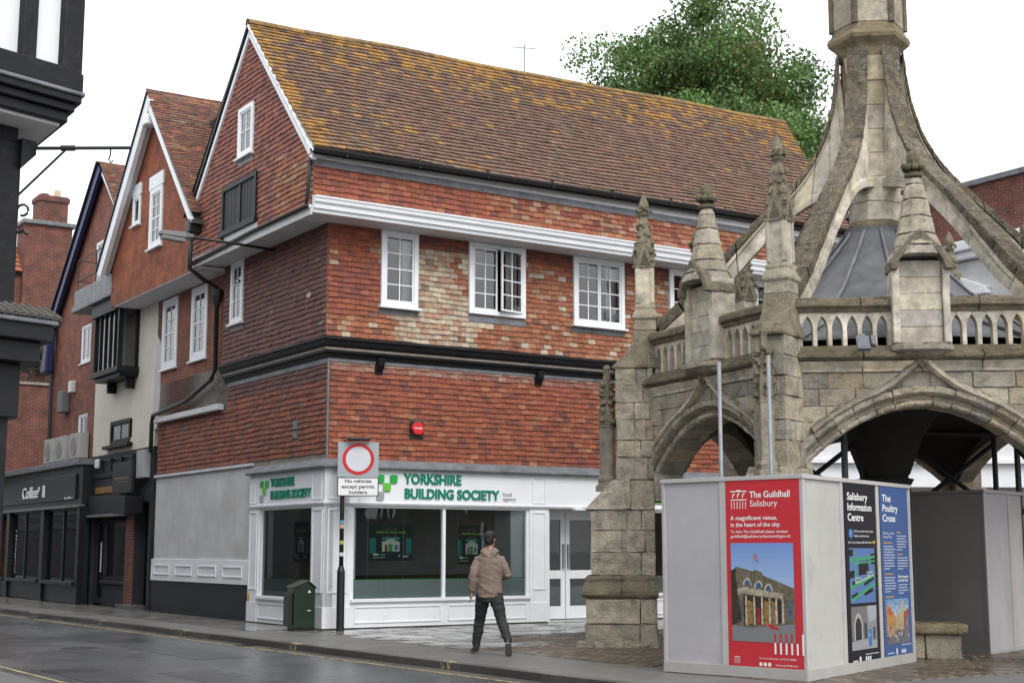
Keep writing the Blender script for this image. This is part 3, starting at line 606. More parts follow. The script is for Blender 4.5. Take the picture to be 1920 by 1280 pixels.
def stage_poster(fr, u0, u1, v0, v1, w, big=True):
    f = shift(fr, w); o = MB(f).box(u0, u1, v0, v1, -.006, 0, (.018, .028, .028)).build('hanging_poster', M['print'], SF); W_, H_ = u1-u0, v1-v0; cx = (u0+u1)/2
    f2 = shift(f, .002); R_ = lambda x0, x1, y0, y1, c, k=0: MB(f2).quad((u0+W_*x0, v0+H_*y0, k), (u0+W_*x1, v0+H_*y0, k), (u0+W_*x1, v0+H_*y1, k), (u0+W_*x0, v0+H_*y1, k), c).build('print', M['print'], o)
    text('Here for every stage', f2, u0+W_*.17, v0+H_*.76, H_*.055, M['lime'], o, width=W_*.66, bold=.02)
    R_(.02, .16, .2, .62, (.02, .2, .18)); R_(.84, .98, .2, .62, (.02, .2, .18)); R_(.3, .7, .26, .5, (.6, .62, .6), .0004)
    MB(f2).add([(u0+W_*.27, v0+H_*.5, .0005), (u0+W_*.73, v0+H_*.5, .0005), (cx, v0+H_*.62, .0005)], [(0, 1, 2)], (.5, .55, .5)).build('print', M['print'], o)
    R_(.3, .7, .6, .63, (.1, .55, .42), .0006); R_(.36, .42, .26, .44, (.3, .05, .04), .001); R_(.44, .54, .26, .46, (.05, .3, .1), .001); R_(.58, .66, .3, .44, (.12, .2, .3), .001)
    for x0, y0 in ((.38, .86), (.56, .86), (.38, .66), (.56, .66)): R_(x0, x0+.06, y0, y0+.008, (.6, .6, .6), .0005)
    R_(.1, .22, .15, .2, (.7, .72, .7), .0005); R_(.25, .38, .16, .19, (.1, .5, .3), .0005); R_(.1, .38, .09, .105, (.6, .6, .6), .0005); text('Y', f2, u0+W_*.66, v0+H_*.1, H_*.075, M['textwhite'], o, bold=.03, shear=.3); R_(.77, .9, .1, .15, (.5, .5, .5), .0005)
M['lime'] = pm('lime_print', (.36, .62, .05), .5, 0, 3, 0)
stage_poster(P0, 1.0, 1.98, 1.28, 2.0, -.2); stage_poster(P0, 3.0, 3.72, 1.2, 2.0, -.2); stage_poster(FB(-.062), -1.75, -1.05, 1.25, 2.05, -.2)
# shop sign letters and logo
def ybs(fr, u, v, s):
    def sq(x, y, d, c):
        p = []; r = d*.22
        for cx_, cy_, t0 in ((d-r, d-r, 0), (r, d-r, 90), (r, r, 180), (d-r, r, 270)):
            for k in range(4): t = math.radians(t0+30*k); p.append((u+x+cx_+r*math.cos(t), v+y+cy_+r*math.sin(t)))
        MB(fr).prism(p, 0, .03, c).build('logo_square', M['col'], SF, bevel=.004)
    d = .155*s; sq(0, .27*s, d, (.02, .36, .07)); sq(.28*s, .27*s, d, (.02, .36, .07)); sq(.14*s, .12*s, d, (.12, .5, .05)); sq(0, -.05*s, d, GRY)
    text('YORKSHIRE', fr, u+.58*s, v+.275*s, .185*s, M['green'], SF, width=1.26*s, bold=.03, ext=.025)
    text('BUILDING SOCIETY', fr, u+.58*s, v+.0*s, .185*s, M['green'], SF, width=2.1*s, bold=.03, ext=.025)
ybs(P0, 1.045, 2.51, 1.06)
text('local\nagency', P0, 3.99, 2.6, .075, M['grey'], SF, width=.32, ext=.012, line=.9)
ybs(FB(-.061), -3.02, 2.53, .92)
MB(P0).prism([(7.95, 2.5), (8.5, 2.5), (8.5, 2.98), (7.95, 2.98)], 0, .03, LGR).build('lime_sign', M['col'], SF, bevel=.03)
MB(FB(-.062)).box(-3.58, -3.50, .36, .6, 0, .006, (.75, .5, .02)).build('hydrant_plate', M['print'], SF); text('H', shift(FB(-.062), .008), -3.57, .44, .1, M['textblack'], SF, bold=.03, width=.055)
MB().box(5.75, 6.0, -.2, -.05, 2.33, 2.36, (.8, .8, .8)).build('soffit_light', M['col'], SF)
# lane wall left of the shopfront
m = MB(B0); m.box(-9.72, -3.62, 1.28, 3.26, -.3, .01); m.build('rendered_wall', M['greywhite'], H)
MB(B0).box(-9.8, -3.62, .76, 1.28, -.3, .05).build('panel_strip', M['white'], H, bevel=.006)
for i in range(4): panel(FB(-.05), -9.55+i*1.5, -8.45+i*1.5, .9, 1.14, .03, .02)
MB(B0).box(-9.78, -3.62, -.02, .76, -.3, .03).build('black_plinth', M['slategrey'], H)
MB(B0).box(-9.75, -3.55, 3.27, 3.33, -.1, .07).build('lead_drip', M['soffit'], H)
MB(B0).box(-9.84, -9.78, 1.1, 1.7, 0, .09).build('cable_cover', M['black'], H)
# fixings on the walls
al = thing('alarm_box', 'red hexagonal alarm box on the tile-hung front above the shop sign', 'alarm box', WL(1.95, -.03, 3.88), ROT)
FAl = FA(-.0); MB(FAl).box(-.15, .15, -.17, .17, -.02, .02).build('back_plate', M['iron'], al)
hx = lambda r: [(r*math.cos(math.radians(60*k)), .02+r*.95*math.sin(math.radians(60*k))) for k in range(6)]
MB(FAl).prism(hx(.15), .02, .085, (.6, .015, .02)).build('cover', M['col'], al, bevel=.015); text('avotec', shift(FAl, .0875), -.09, .01, .045, M['textwhite'], al, width=.18, bold=.02)
lamp = thing('street_lamp', 'grey street lamp on a long black arm fixed under the gable jetty', 'street lamp', WL(-J2, 2.6, 7.35), ROT)
MB().tube([(0, 0, 0), (-1.2, .6, .12), (-2.5, 1.2, .28)], .035).build('arm', M['iron'], lamp, smooth=True); MB().box(-.02, .04, -.1, .1, -.15, .15).build('bracket', M['iron'], lamp)
lamp.location = WL(-J2, 2.45, 7.76)
for o_ in list(lamp.children): bpy.data.objects.remove(o_)
MB().tube([(0, 0, 0), (-1.0, 0, .03), (-1.85, 0, .05)], .03).build('arm', M['iron'], lamp, smooth=True); MB().box(-.02, .04, -.1, .1, -.15, .15).build('bracket', M['iron'], lamp, bevel=.01)
MB().loft([[(-1.8, -.07, .03), (-1.8, .07, .03), (-1.8, .07, .1), (-1.8, -.07, .1)], [(-2.0, -.13, .0), (-2.0, .13, .0), (-2.0, .12, .12), (-2.0, -.12, .12)], [(-2.5, -.11, .02), (-2.5, .11, .02), (-2.5, .1, .11), (-2.5, -.1, .11)]], (.17, .17, .17)).build('lamp_head', M['col'], lamp, bevel=.015)
MB().loft([[(-1.98, -.11, .0), (-1.98, .11, .0), (-1.98, .09, -.09), (-1.98, -.09, -.09)], [(-2.47, -.1, .02), (-2.47, .1, .02), (-2.47, .08, -.06), (-2.47, -.08, -.06)]], (.26, .26, .25)).build('lamp_bowl', M['col'], lamp, bevel=.02)
# ---------------------------------------------------------------- brick gable house with white bargeboards
G = thing('brick_gable_house', 'orange brick house with jettied gable and white bargeboards beside the tile-hung corner building', 'house', WL(0, 8.4), ROT)
GF = frame((-.75, 0, 0), (0, -1, 0), (0, 0, 1), (-1, 0, 0)); G0 = frame((0, 0, 0), (0, -1, 0), (0, 0, 1), (-1, 0, 0))
sash = [(-1.25, -.18, 5.95, 7.72), (.78, 1.82, 5.95, 7.72)]
m = MB(G0); wall_holes(m, -1.65, 3.2, 4.5, 7.8, -.3, 0, sash); m.build('wall', M['brick_red'], G)
m = MB(G0); m.box(-1.3, 3.0, 4.62, 4.75, 0, .16); m.build('ledge', M['soffit'], G, bevel=.01)
gw = [(-.32, .62, 8.78, 10.5), (-1.65, -1.05, 9.6, 10.62)]
m = MB(GF); ap = 12.42; wall_holes(m, -3.25, 3.1, 7.78, 9.05, -.25, 0, gw)
xs = sorted([-3.25, -1.65, -1.05, -.32, .62, 3.1, 0])
zt = lambda u: 8.98+(ap-8.98)*(1-abs(u)/3.2)
for a, b_ in zip(xs, xs[1:]):
    uc = (a+b_)/2; h = [w for w in gw if w[0] < uc < w[1]]
    if h: w = h[0]; m.prism([(a, w[3]), (b_, w[3]), (b_, zt(b_)), (a, zt(a))], -.25, 0);
    if h and h[0][2] > 9.05: m.prism([(a, 9.05), (b_, 9.05), (b_, h[0][2]), (a, h[0][2])], -.25, 0)
    if not h: m.prism([(a, 9.05), (b_, 9.05), (b_, max(zt(b_), 9.055)), (a, max(zt(a), 9.055))], -.25, 0)
m.build('gable_wall', M['brick_orange'], G)
GS = G                                                                     # parts below hang on the house
def wbar(pts, wd_, w0, w1, name, mat):
    global H
    keep = H; H = G; o = verge(GF, pts, wd_, w0, w1, name, mat); H = keep; return o
wbar([(-3.55, 8.75), (0, 12.62)], .30, .18, .30, 'bargeboard', M['white']); wbar([(0, 12.5), (3.35, 8.83)], .15, .22, .28, 'bargeboard', M['white'])
wbar([(-3.5, 8.72), (0, 12.5)], .12, .02, .18, 'barge_soffit', M['soffit']); MB(GF).box(-.16, .16, 11.85, 12.1, .05, .36).build('finial_block', M['white'], G, bevel=.02)
s2 = math.hypot(3.55, 3.85); c2, n2 = 3.55/s2, 3.85/s2
def colG(u, v): return pick([(4, (.15, .068, .05)), (3, (.11, .055, .048)), (2, (.2, .085, .055)), (.7, (.3, .1, .05)), (.6, (.2, .16, .1)), (.5+(v > 4.9)*2, (.28, .1, .05)), (.25, (.3, .18, .04))])
RG = frame((-1.05, -3.4, 8.97), (1, 0, 0), (0, c2, n2), (0, -n2, c2)); RG2 = frame((-1.05, 3.55, 8.85), (-1, 0, 0), (0, -c2, n2), (0, n2, c2))
tiles_to(G, 'roof_tile', M['rooftile'], [lay_tiles(RG, 0, 5, 0, s2, colG, wob=.02, zf=lambda u, v: -.05*math.sin(math.pi*v/s2))], 150, lambda p: p[0]+p[1]*.3)
MB().quad((-1.03, -3.45, 8.72), (5, -3.45, 8.72), (5, .1, 12.5), (-1.03, .1, 12.5)).quad((-1.03, 3.55, 8.75), (-1.03, .05, 12.64), (5, .05, 12.64), (5, 3.55, 8.75)).build('roof_deck', M['dark'], G)
for k in range(12): MB().loft([[(-1.05+k*.33+(.34 if e else 0), .05+.1*math.cos(t), 12.6+.12*math.sin(t)) for t in [math.pi*q/6 for q in range(7)]] for e in (1, 0)], pick([(2, (.2, .09, .05)), (1, (.13, .08, .06))]), closed=False).build('ridge_tile', M['rooftile'], G)
wbar([(-3.62, 8.78), (0, 12.72)], .05, -.1, .34, 'verge', M['iron'])
for i, (a, b_, c, d) in enumerate(sash):
    window(G, G0, a, b_, c, d, 2, 4, 1, fw=.16, w=.03, depth=.2, sash=True)
w_ = window(G, GF, -.30, .60, 8.78, 10.28, 2, 4, 1, fw=.13, w=.04, depth=.16, sash=True); MB(GF).box(-.36, .66, 10.28, 10.62, -.05, .05).build('lintel', M['white'], w_, bevel=.01)
w_ = window(G, GF, -1.63, -1.07, 9.62, 10.38, 1, 1, 1, fw=.08, w=.04, depth=.16); MB(GF).box(-1.68, -1.02, 10.38, 10.68, -.05, .05).build('lintel', M['white'], w_, bevel=.01)
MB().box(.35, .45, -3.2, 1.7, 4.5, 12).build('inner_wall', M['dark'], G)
m = MB(GF); m.box(2.95, 3.28, 8.55, 8.85, .02, .3); m.build('hopper', M['iron'], G, bevel=.03)
dp = lambda *p: MB().tube(p, .055, 8)
dp((-.95, -3.12, 8.6), (-.95, -3.12, 7.75), (-.55, -2.95, 7.55), (-.14, -2.75, 7.45), (-.12, -2.72, 5.55), (-.16, -2.6, 5.35), (-.16, -1.0, 4.98), (-.18, 1.25, 4.82), (-.18, 1.33, 4.6), (-.18, 1.33, 3.9)).build('drain_pipe', M['iron'], G, smooth=True)
MB().lathe([(.06, 7.0), (.13, 7.25), (.13, 7.4)], (-.13, -2.73), 8).build('hopper', M['iron'], G)
MB(G0).prism([(-1.78, 4.5), (-1.4, 4.5), (-1.3, 5.2), (-1.25, 6.6), (-1.62, 6.9), (-1.7, 6)], 0, .02, (.3, .29, .28)).build('bare_render', M['greywhite'], G)
# ---------------------------------------------------------------- cream house with oriel, dark shop below
K = thing('cream_house', 'narrow cream rendered house with black oriel window above a dark grey shop', 'house', WL(0, 12.6), ROT)
K0 = frame((0, 0, 0), (0, -1, 0), (0, 0, 1), (-1, 0, 0))
kh = [(-1.1, .8, 4.42, 4.92), (-.95, 1.0, 6.3, 8.0)]
m = MB(K0); wall_holes(m, -2.6, 2.58, 4.05, 8.1, -.3, 0, kh); m.build('wall', M['render'], K)
window(K, K0, -.98, .68, 4.3, 4.95, 2, 1, 1, 'black', fw=.1, w=.03, depth=.18); MB(K0).box(-1.25, .9, 4.2, 4.29, -.05, .16).build('stone_sill', M['black'], K, bevel=.01)
orl = MB(K0).box(-1.15, 1.25, 7.75, 8.15, 0, .62).box(-1.1, 1.2, 6.1, 6.25, 0, .6).prism([(-1.0, 5.98), (1.1, 5.98), (1.2, 6.1), (-1.1, 6.1)], 0, .5).build('oriel', M['black'], K, bevel=.012)
for u in (-1.02, 1.06): MB(K0).box(u-.06, u+.06, 6.25, 7.75, .44, .56).box(u-.05, u+.05, 6.25, 7.75, .0, .1).build('oriel_post', M['black'], orl)
for i in range(1, 5): u = -1.02+i*2.08/5; MB(K0).box(u-.022, u+.022, 6.25, 7.75, .45, .53).build('mullion', M['black'], orl)
for i in range(5): u = -1.0+i*2.08/5; MB(K0).quad((u+.01, 6.25, .48), (u+.38, 6.25, .48), (u+.38, 7.75, .48), (u+.01, 7.75, .48)).build('pane', M['glass'], orl)
for i in range(5): u = -.95+i*2.05/5; MB(K0).loft([[(u+.096*j, z, .43-.03*(j % 2)) for j in range(5)] for z in (6.3, 7.7)], (.75, .75, .72), closed=False).build('curtain', M['col'], orl)
MB(K0).quad((1.07, 6.25, .1), (1.07, 6.25, .44), (1.07, 7.75, .44), (1.07, 7.75, .1)).build('pane', M['glass'], orl)
for u in (-.7, .85): MB(K0).prism([(u-.07, 5.7), (u+.07, 5.7), (u+.07, 6.0), (u-.07, 6.0)], 0, .25).build('oriel_bracket', M['black'], orl, bevel=.03)
m = MB(K0)
for k in range(8): m.box(-1.5, -1.4, 6.6+.17*k, 6.78+.17*k, 0, .05+.02*abs(k-4)+.07*k/4)
m.build('scroll_bracket', M['black'], K, bevel=.02)
MB(K0).box(-2.7, 1.2, 8.12, 8.3, -.2, .75).box(-2.65, .9, 8.3, 8.75, .55, .7).box(-2.65, -2.5, 8.3, 8.75, -.2, .55).build('lead_balcony', M['lead'], K, bevel=.03)
m = MB(K0)
for z in (9.05, 9.65): m.tube([(-2.6, z, 0), (-2.6, z, .62), (1.0, z, .62)], .018, 6)
for u in (-2.6, -.9, 1.0): m.tube([(u, 8.7, .62), (u, 9.67, .62)], .02, 6)
m.build('railing', M['iron'], K)
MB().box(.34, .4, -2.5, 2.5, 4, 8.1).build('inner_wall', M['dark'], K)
# dark grey shop below it
D = thing('dark_shop', 'dark grey shopfront with black hanging sign and glazed door under the cream house', 'shopfront', WL(0, 12.9), ROT)
m = MB(K0); wall_holes(m, -2.4, 2.95, 0, 4.08, -.25, .03, [(-1.95, 1.0, 0, 2.35), (1.75, 2.75, 0, 2.7)]); m.build('front', M['slategrey'], D)
MB(K0).box(-2.3, 1.35, 2.45, 2.95, .03, .14).build('fascia', M['slategrey'], D, bevel=.01); MB(K0).box(-2.3, 1.35, 2.38, 2.45, .03, .2).build('fascia_ledge', M['lead'], D)
MB(K0).box(-1.7, .45, 3.02, 3.2, .03, .06, (.24, .12, .03)).build('gold_lettering_board', M['col'], D); MB(K0).box(-2.2, 1.2, 3.45, 3.55, .03, .07).build('string_moulding', M['slategrey'], D)
MB(K0).box(.55, 2.1, 2.95, 3.75, .22, .30, (.012, .012, .013)).build('sign_board', M['col'], D, bevel=.01); MB(K0).box(.75, 1.9, 3.3, 3.36, .3, .303, (.1, .06, .02)).build('sign_lettering', M['print'], D)
MB(K0).box(.95, 1.75, 3.22, 3.25, .3, .303, (.07, .045, .02)).build('sign_lettering', M['print'], D)
MB(K0).box(1.45, 2.3, 2.4, 2.85, .03, .5).build('sign_box', M['black'], D, bevel=.01)
m = MB(K0)
for u in (-1.2, -.3, .6, 1.5): m.box(u, u+.03, 3.62, 3.98, .03, .12)
for u in (-1.2, -.3, .6): m.tube([(u, 3.95, .1), (u+.9, 3.95-.06, .1)], .012, 5)
m.build('cable_hooks', M['iron'], D); MB(K0).box(-1.65, -1.4, 3.72, 3.98, .03, .14, (.7, .7, .68)).build('alarm_case', M['col'], D, bevel=.04)
for a, b_, n in ((-1.9, -1.1, 'door'), (-1.05, .95, 'shop_window')):
    m = MB(K0); lo = .06 if n == 'door' else .65; m.box(a, a+.09, lo, 2.3, -.15, -.08); m.box(b_-.09, b_, lo, 2.3, -.15, -.08); m.box(a+.09, b_-.09, 2.2, 2.3, -.15, -.08); m.box(a+.09, b_-.09, lo, lo+.14, -.15, -.08); o = m.build(n, M['slategrey'], D, bevel=.006)
    MB(K0).quad((a+.09, lo+.1, -.12), (b_-.09, lo+.1, -.12), (b_-.09, 2.2, -.12), (a+.09, 2.2, -.12)).build('pane', M['shopglass'], o)
    if n == 'door': MB(K0).tube([(b_-.16, .9, -.04), (b_-.16, 1.7, -.04)], .018, 6, (.6, .6, .6)).build('handle', M['col'], o)
MB(K0).box(-1.05, .98, .0, .6, -.2, -.02).box(-1.08, 1.0, .6, .68, -.2, .04).build('stall_riser', M['slategrey'], D, bevel=.01)
MB(K0).box(1.05, 1.7, 0, 2.4, -.2, .05).build('brick_pier', M['brick_dark'], D); MB(K0).box(1.8, 2.72, 0.05, 2.65, -.5, -.4).build('passage_door', M['black'], D); MB(K0).box(1.1, 2.4, -.02, .12, -.1, .28).build('door_step', M['kerb'], D, bevel=.01)
MB(K0).box(2.15, 2.75, 3.3, 4.0, .03, .2, (.35, .36, .37)).build('meter_box', M['col'], D, bevel=.01)
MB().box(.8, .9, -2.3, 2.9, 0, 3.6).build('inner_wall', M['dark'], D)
# ---------------------------------------------------------------- brick house with blue bargeboard, coffee shop below
N_B = thing('blue_gable_house', 'red brick house with dark blue bargeboard and rooftop balcony window', 'house', WL(0, 15.1), ROT)
M['blue'] = pm('blue_paint', (.012, .02, .085), .4, .2, 3, .05, 20)
nh = [(-1.75, -.72, 6.9, 8.02), (-1.7, -.75, 4.5, 5.4), (-.5, .55, 8.9, 10.3)]
m = MB(K0); wall_holes(m, -4.55, -.12, 4.0, 8.75, -.3, 0, nh[:2]); m.box(-.12, 2, 8.2, 8.75, -.3, -.02); 
za = lambda u: 8.75+(12.4-8.75)*(1-abs(u)/4.3)
for a, b_ in ((-4.3, -.5), (-.5, 0), (0, .55), (.55, 3.6)):
    z0 = 10.3 if a in (-.5, 0) else 8.75
    m.prism([(a, z0), (b_, z0), (b_, max(za(b_), z0+.01)), (a, max(za(a), z0+.01))], -.3, 0)
m.build('wall', M['brick_red'], N_B)
for i, h in enumerate(nh): window(N_B, K0, *h, 2 if i < 2 else 2, 1, 1, fw=.08, w=-.02 if i < 2 else .02, depth=.16, bar=.06)
keep = H; H = N_B
o = verge(K0, [(-4.65, 8.3), (0, 12.5)], .28, .12, .24, 'bargeboard', M['blue']); o = verge(K0, [(0, 12.5), (3.2, 9.6)], .14, .1, .16, 'bargeboard', M['white']); verge(K0, [(-4.75, 8.32), (0, 12.62)], .06, -.1, .3, 'verge', M['iron'])
H = keep
s3 = math.hypot(3.6, 3.5)
RN = frame((-.2, -3.6, 9.1), (1, 0, 0), (0, 3.6/s3, 3.5/s3), (0, -3.5/s3, 3.6/s3))
tiles_to(N_B, 'roof_tile', M['rooftile'], [lay_tiles(RN, 0, 5, 0, s3, colG, wob=.02)], 0)
MB().quad((-.2, -3.65, 9.02), (5, -3.65, 9.02), (5, 0, 12.56), (-.2, 0, 12.56)).quad((-.2, 4.4, 8.7), (-.2, 0, 12.56), (5, 0, 12.56), (5, 4.4, 8.7)).build('roof_deck', M['iron'], N_B)
MB(K0).tube([(-4.45, 8.6, .1), (-4.5, 7.6, .12), (-4.4, 7.4, .1), (-4.3, 4.2, .1)], .06).build('drain_pipe', M['iron'], N_B); MB(K0).prism([(-4.9, 6.9), (-4.25, 6.9), (-4.1, 8.2), (-4.3, 8.3)], .1, .35).build('furled_awning', M['blue'], N_B, bevel=.05)
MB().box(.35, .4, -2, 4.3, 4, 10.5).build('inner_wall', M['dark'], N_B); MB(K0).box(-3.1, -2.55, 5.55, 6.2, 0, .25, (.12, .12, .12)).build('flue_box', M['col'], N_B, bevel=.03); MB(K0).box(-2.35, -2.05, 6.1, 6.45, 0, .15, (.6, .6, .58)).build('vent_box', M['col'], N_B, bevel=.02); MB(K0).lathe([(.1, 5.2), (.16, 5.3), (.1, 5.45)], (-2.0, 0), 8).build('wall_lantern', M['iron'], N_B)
# ---------------------------------------------------------------- coffee shop
CF = thing('coffee_shop', 'dark green coffee shop front with white lettering on its fascia', 'shopfront', WL(0, 14.95), ROT)
M['dkgreen'] = pm('dark_green_paint', (.010, .016, .017), .45, .2, 3, .05, 20, spec=.35)
KF = frame((-.32, 0, 0), (0, -1, 0), (0, 0, 1), (-1, 0, 0))
MB(KF).box(-12, 0.0, 2.75, 3.85, -.3, 0).build('fascia', M['dkgreen'], CF); MB(KF).box(-12, .05, 3.85, 4.02, -1.6, .16).build('flat_roof', M['lead'], CF, bevel=.02)
MB(KF).box(-12, -.5, 2.9, 3.62, 0, .05).build('sign_board', M['dkgreen'], CF, bevel=.02); MB(KF).box(-12, 0, 2.68, 2.76, -.1, .1).build('awning_case', M['lead'], CF)
FT = shift(KF, .055)
text('Coffee', FT, -6.2, 3.06, .36, M['textwhite'], CF, width=1.8, bold=.01, ext=.03); text('#', FT, -4.35, 3.24, .17, M['textwhite'], CF, width=.16, bold=.01, ext=.03); text('1', FT, -4.15, 3.06, .36, M['textwhite'], CF, width=.2, bold=.01, ext=.03)
text('#coffee1', FT, -1.55, 2.93, .08, M['textwhite'], CF, width=.8, bold=.02)
for u in (-12, -8.2, -4.1, -.35): MB(KF).box(u, u+.35, 0, 2.7, -.25, .02).build('pilaster', M['dkgreen'], CF, bevel=.01)
for a, b_, ms in ((-7.85, -4.1, [-6.2]), (-3.75, -.35, [-2.0]), (-11.65, -8.2, [-9.9])):
    MB(KF).box(a, b_, 0.02, .55, -.2, -.04).box(a, b_, .52, .62, -.2, .1).build('stall_riser', M['dkgreen'], CF, bevel=.01)
    m = MB(KF); xs = [a]+ms+[b_]
    for x in xs: m.box(x-.05, x+.05, .6, 2.7, -.16, -.08)
    m.box(a, b_, 2.62, 2.7, -.17, -.07)
    f = m.build('window_frame', M['dkgreen'], CF)
    for p, q in zip(xs, xs[1:]): MB(KF).quad((p, .6, -.12), (q, .6, -.12), (q, 2.7, -.12), (p, 2.7, -.12)).build('pane', M['shopglass'], f)
vt = KF.copy(); vt[:3, 0] = KF[:3, 1]; vt[:3, 1] = -KF[:3, 0]; vt[:3, 3] = KF[:3, 3]+KF[:3, 2]*-.11
text('Coffee#1', vt, .75, 7.35, .13, M['textwhite'], CF, width=1.35, bold=.01)
MB().box(2.5, 2.6, 0, 12, 0, 3.8).box(.2, 2.5, 0, 12, 3.6, 3.7).box(.2, 2.5, -.1, 0, 0, 3.7).build('inner_wall', M['room'], CF); MB(KF).box(-.05, .05, 0, 2.7, -.1, .06).build('drain_pipe', M['black'], CF)
for i, u in enumerate((-3.75, -2.55, -1.05)):
    ac = thing('air_conditioner', ['grey air conditioning unit farthest left of three on the coffee shop roof', 'middle grey air conditioning unit of three on the coffee shop roof', 'right-hand grey air conditioning unit nearest the cream house'][i], 'air conditioner', WL(-.3, 14.95-u, 4.02), ROT, 'air conditioners on the coffee shop roof')
    MB(K0).box(-.5, .5, .05, .78, -.27, 0, (.36, .355, .33)).build('casing', M['col'], ac, bevel=.02); c = [(.1+.27*math.cos(math.radians(15*k))-.15, .41+.27*math.sin(math.radians(15*k))) for k in range(24)]
    MB(K0).prism(c, 0, .015, (.22, .22, .21)).build('fan_grille', M['col'], ac); MB(K0).box(-.45, -.35, 0, .05, -.3, 0).box(.35, .45, 0, .05, -.3, 0).build('feet', M['iron'], ac)
# ---------------------------------------------------------------- chimney house at the far left
CA0, CZs = .48, 13.0
X = thing('chimney_house', 'red brick house with tall chimney stack and orange tiled roof at the far left', 'house', WL(0, 26), ROT)
XF = frame((0, 0, 0), (1, 0, 0), (0, 0, 1), (0, -1, 0))
MB().box(CA0-.0, CA0+1.66, 0, 1.1, 4, CZs).build('chimney_breast', M['brick_dark'], X); MB().box(CA0-.12, CA0+1.76, -.12, 1.2, CZs, CZs+.16).build('chimney_shoulder', M['lead'], X, bevel=.03)
MB().box(CA0+.45, CA0+1.5, .1, .9, CZs+.16, CZs+1.15).build('chimney_stack', M['brick_dark'], X); MB().box(CA0+.4, CA0+1.55, .05, .95, CZs+.92, CZs+1.1).build('stack_cap', M['brick_dark'], X, bevel=.02)
MB().lathe([(.13, CZs+1.15), (.11, CZs+1.45)], (CA0+1.2, .5), 10, (.55, .4, .25)).build('chimney_pot', M['col'], X); MB().lathe([(.16, CZs+1.15), (.16, CZs+1.27)], (CA0+.75, .5), 10, (.1, .1, .1)).build('chimney_pot', M['col'], X)
MB().box(CA0-2.6, CA0+5, .25, 8, 4, CZs-1.6).build('wall', M['brick_dark'], X)
RX = frame((CA0-2.8, .1, CZs-1.75), (1, 0, 0), (0, .72, .69), (0, -.69, .72))
tiles_to(X, 'roof_tile', M['rooftile'], [lay_tiles(RX, 0, 8, 0, 1.6, lambda u, v: pick([(3, (.36, .12, .055)), (2, (.3, .1, .05)), (1, (.42, .17, .08))]), course=.3, tw=.26, proud=.05)], 0)
MB().quad((CA0-2.8, .15, CZs-1.85), (CA0+5, .15, CZs-1.85), (CA0+5, 1.3, CZs-.75), (CA0-2.8, 1.3, CZs-.75)).build('roof_deck', M['dark'], X)
W_ = thing('yard_wall_house', 'dark brick wall with roof terrace and railing behind the coffee shop', 'house', WL(0, 24.3), ROT)
MB().box(-.35, 2.5, 0, 1.0, 0, 7.05).build('wall', M['brick_dark'], W_); MB().box(-.4, 2.5, -.06, 1.05, 7.05, 7.14).build('coping', M['mortar'], W_)
m = MB()
for z in (7.6, 8.1): m.tube([(-.3, 0.05, z), (2.4, .05, z)], .02, 6)
for i in range(24): m.tube([(-.3+.115*i, .05, 7.14), (-.3+.115*i, .05, 8.1)], .012, 5)
m.build('railing', M['iron'], W_)
pp = thing('potted_shrub', 'dark leafy shrub in a pot behind the roof terrace railing', 'plant', WL(.9, 24.8, 7.14), 0)
MB().lathe([(.2, 0), (.28, .4)], (0, 0), 10, (.15, .07, .04)).build('pot', M['col'], pp)
m = MB()
for i in range(500):
    v = RNG.normal(size=3); v /= np.linalg.norm(v); c = v*np.array([.6, .6, .5])*RNG.uniform(.5, 1)+np.array([0, 0, .8]); a = RNG.normal(size=3)*.09; b_ = RNG.normal(size=3)*.09; m.quad(c, c+a, c+a+b_, c+b_, (.02, .03, .015))
m.build('foliage', M['col'], pp)
# ---------------------------------------------------------------- black and white timber house, near left
d1 = np.array([.636, .772]); n1 = np.array([.772, -.636]); d2 = np.array([-.56, .829]); n2_ = np.array([.829, .56])
T = thing('timber_framed_house', 'black timber-framed house with white panels jutting in at the top left', 'house', (-4.3, 12.0, 0))
M['panelwhite'] = pm('white_infill', (.74, .75, .78), .6, .05, 1.5, .15, 8)
def quadp(Lc, s, t): return np.array([0, 0])+Lc+s*d1+t*d2
def slabT(c, z0, z1, name, mat, ext=7., bev=.01):
    c = np.array(c); P4 = [c, c+80*d2, c+80*d2-ext*d1, c-ext*d1]  # stretched along the street, unseen, standing in for opposite houses in shop window reflections
    m = MB(); m.loft([[(p[0], p[1], z) for p in P4] for z in (z0, z1)]); return m.build(name, mat, T, bevel=bev)
cor = lambda e, f=None: e*n1*1.02+(f if f is not None else e)*n2_*.85
slabT((0, 0), 0, 5.2, 'lower_wall', M['timber'])
cu = cor(.34, .34)
slabT(cu-.02*(n1+n2_), 5.5, 9.5, 'panel_wall', M['panelwhite'])
UF = frame((cu[0], cu[1], 0), (d1[0], d1[1], 0), (0, 0, 1), (n1[0], n1[1], 0))
def beam(poly, name, w=.05):
    MB(UF).prism(poly, -.05, w).build(name, M['timber'], T, bevel=.012)
beam([(-7, 5.42), (.01, 5.42), (.01, 5.62), (-7, 5.58)], 'sill_beam', .06)
beam([(-.18, 5.61), (-.01, 5.61), (.0, 9.4), (-.16, 9.4)], 'post'); beam([(-.57, 5.6), (-.43, 5.6), (-.41, 9.4), (-.55, 9.4)], 'post'); beam([(-1.1, 5.59), (-.95, 5.59), (-.95, 9.4), (-1.1, 9.4)], 'post'); beam([(-1.8, 5.59), (-1.6, 5.59), (-1.6, 9.4), (-1.8, 9.4)], 'post')
SFm = frame((cu[0], cu[1], 0), (-d2[0], -d2[1], 0), (0, 0, 1), (n2_[0], n2_[1], 0))
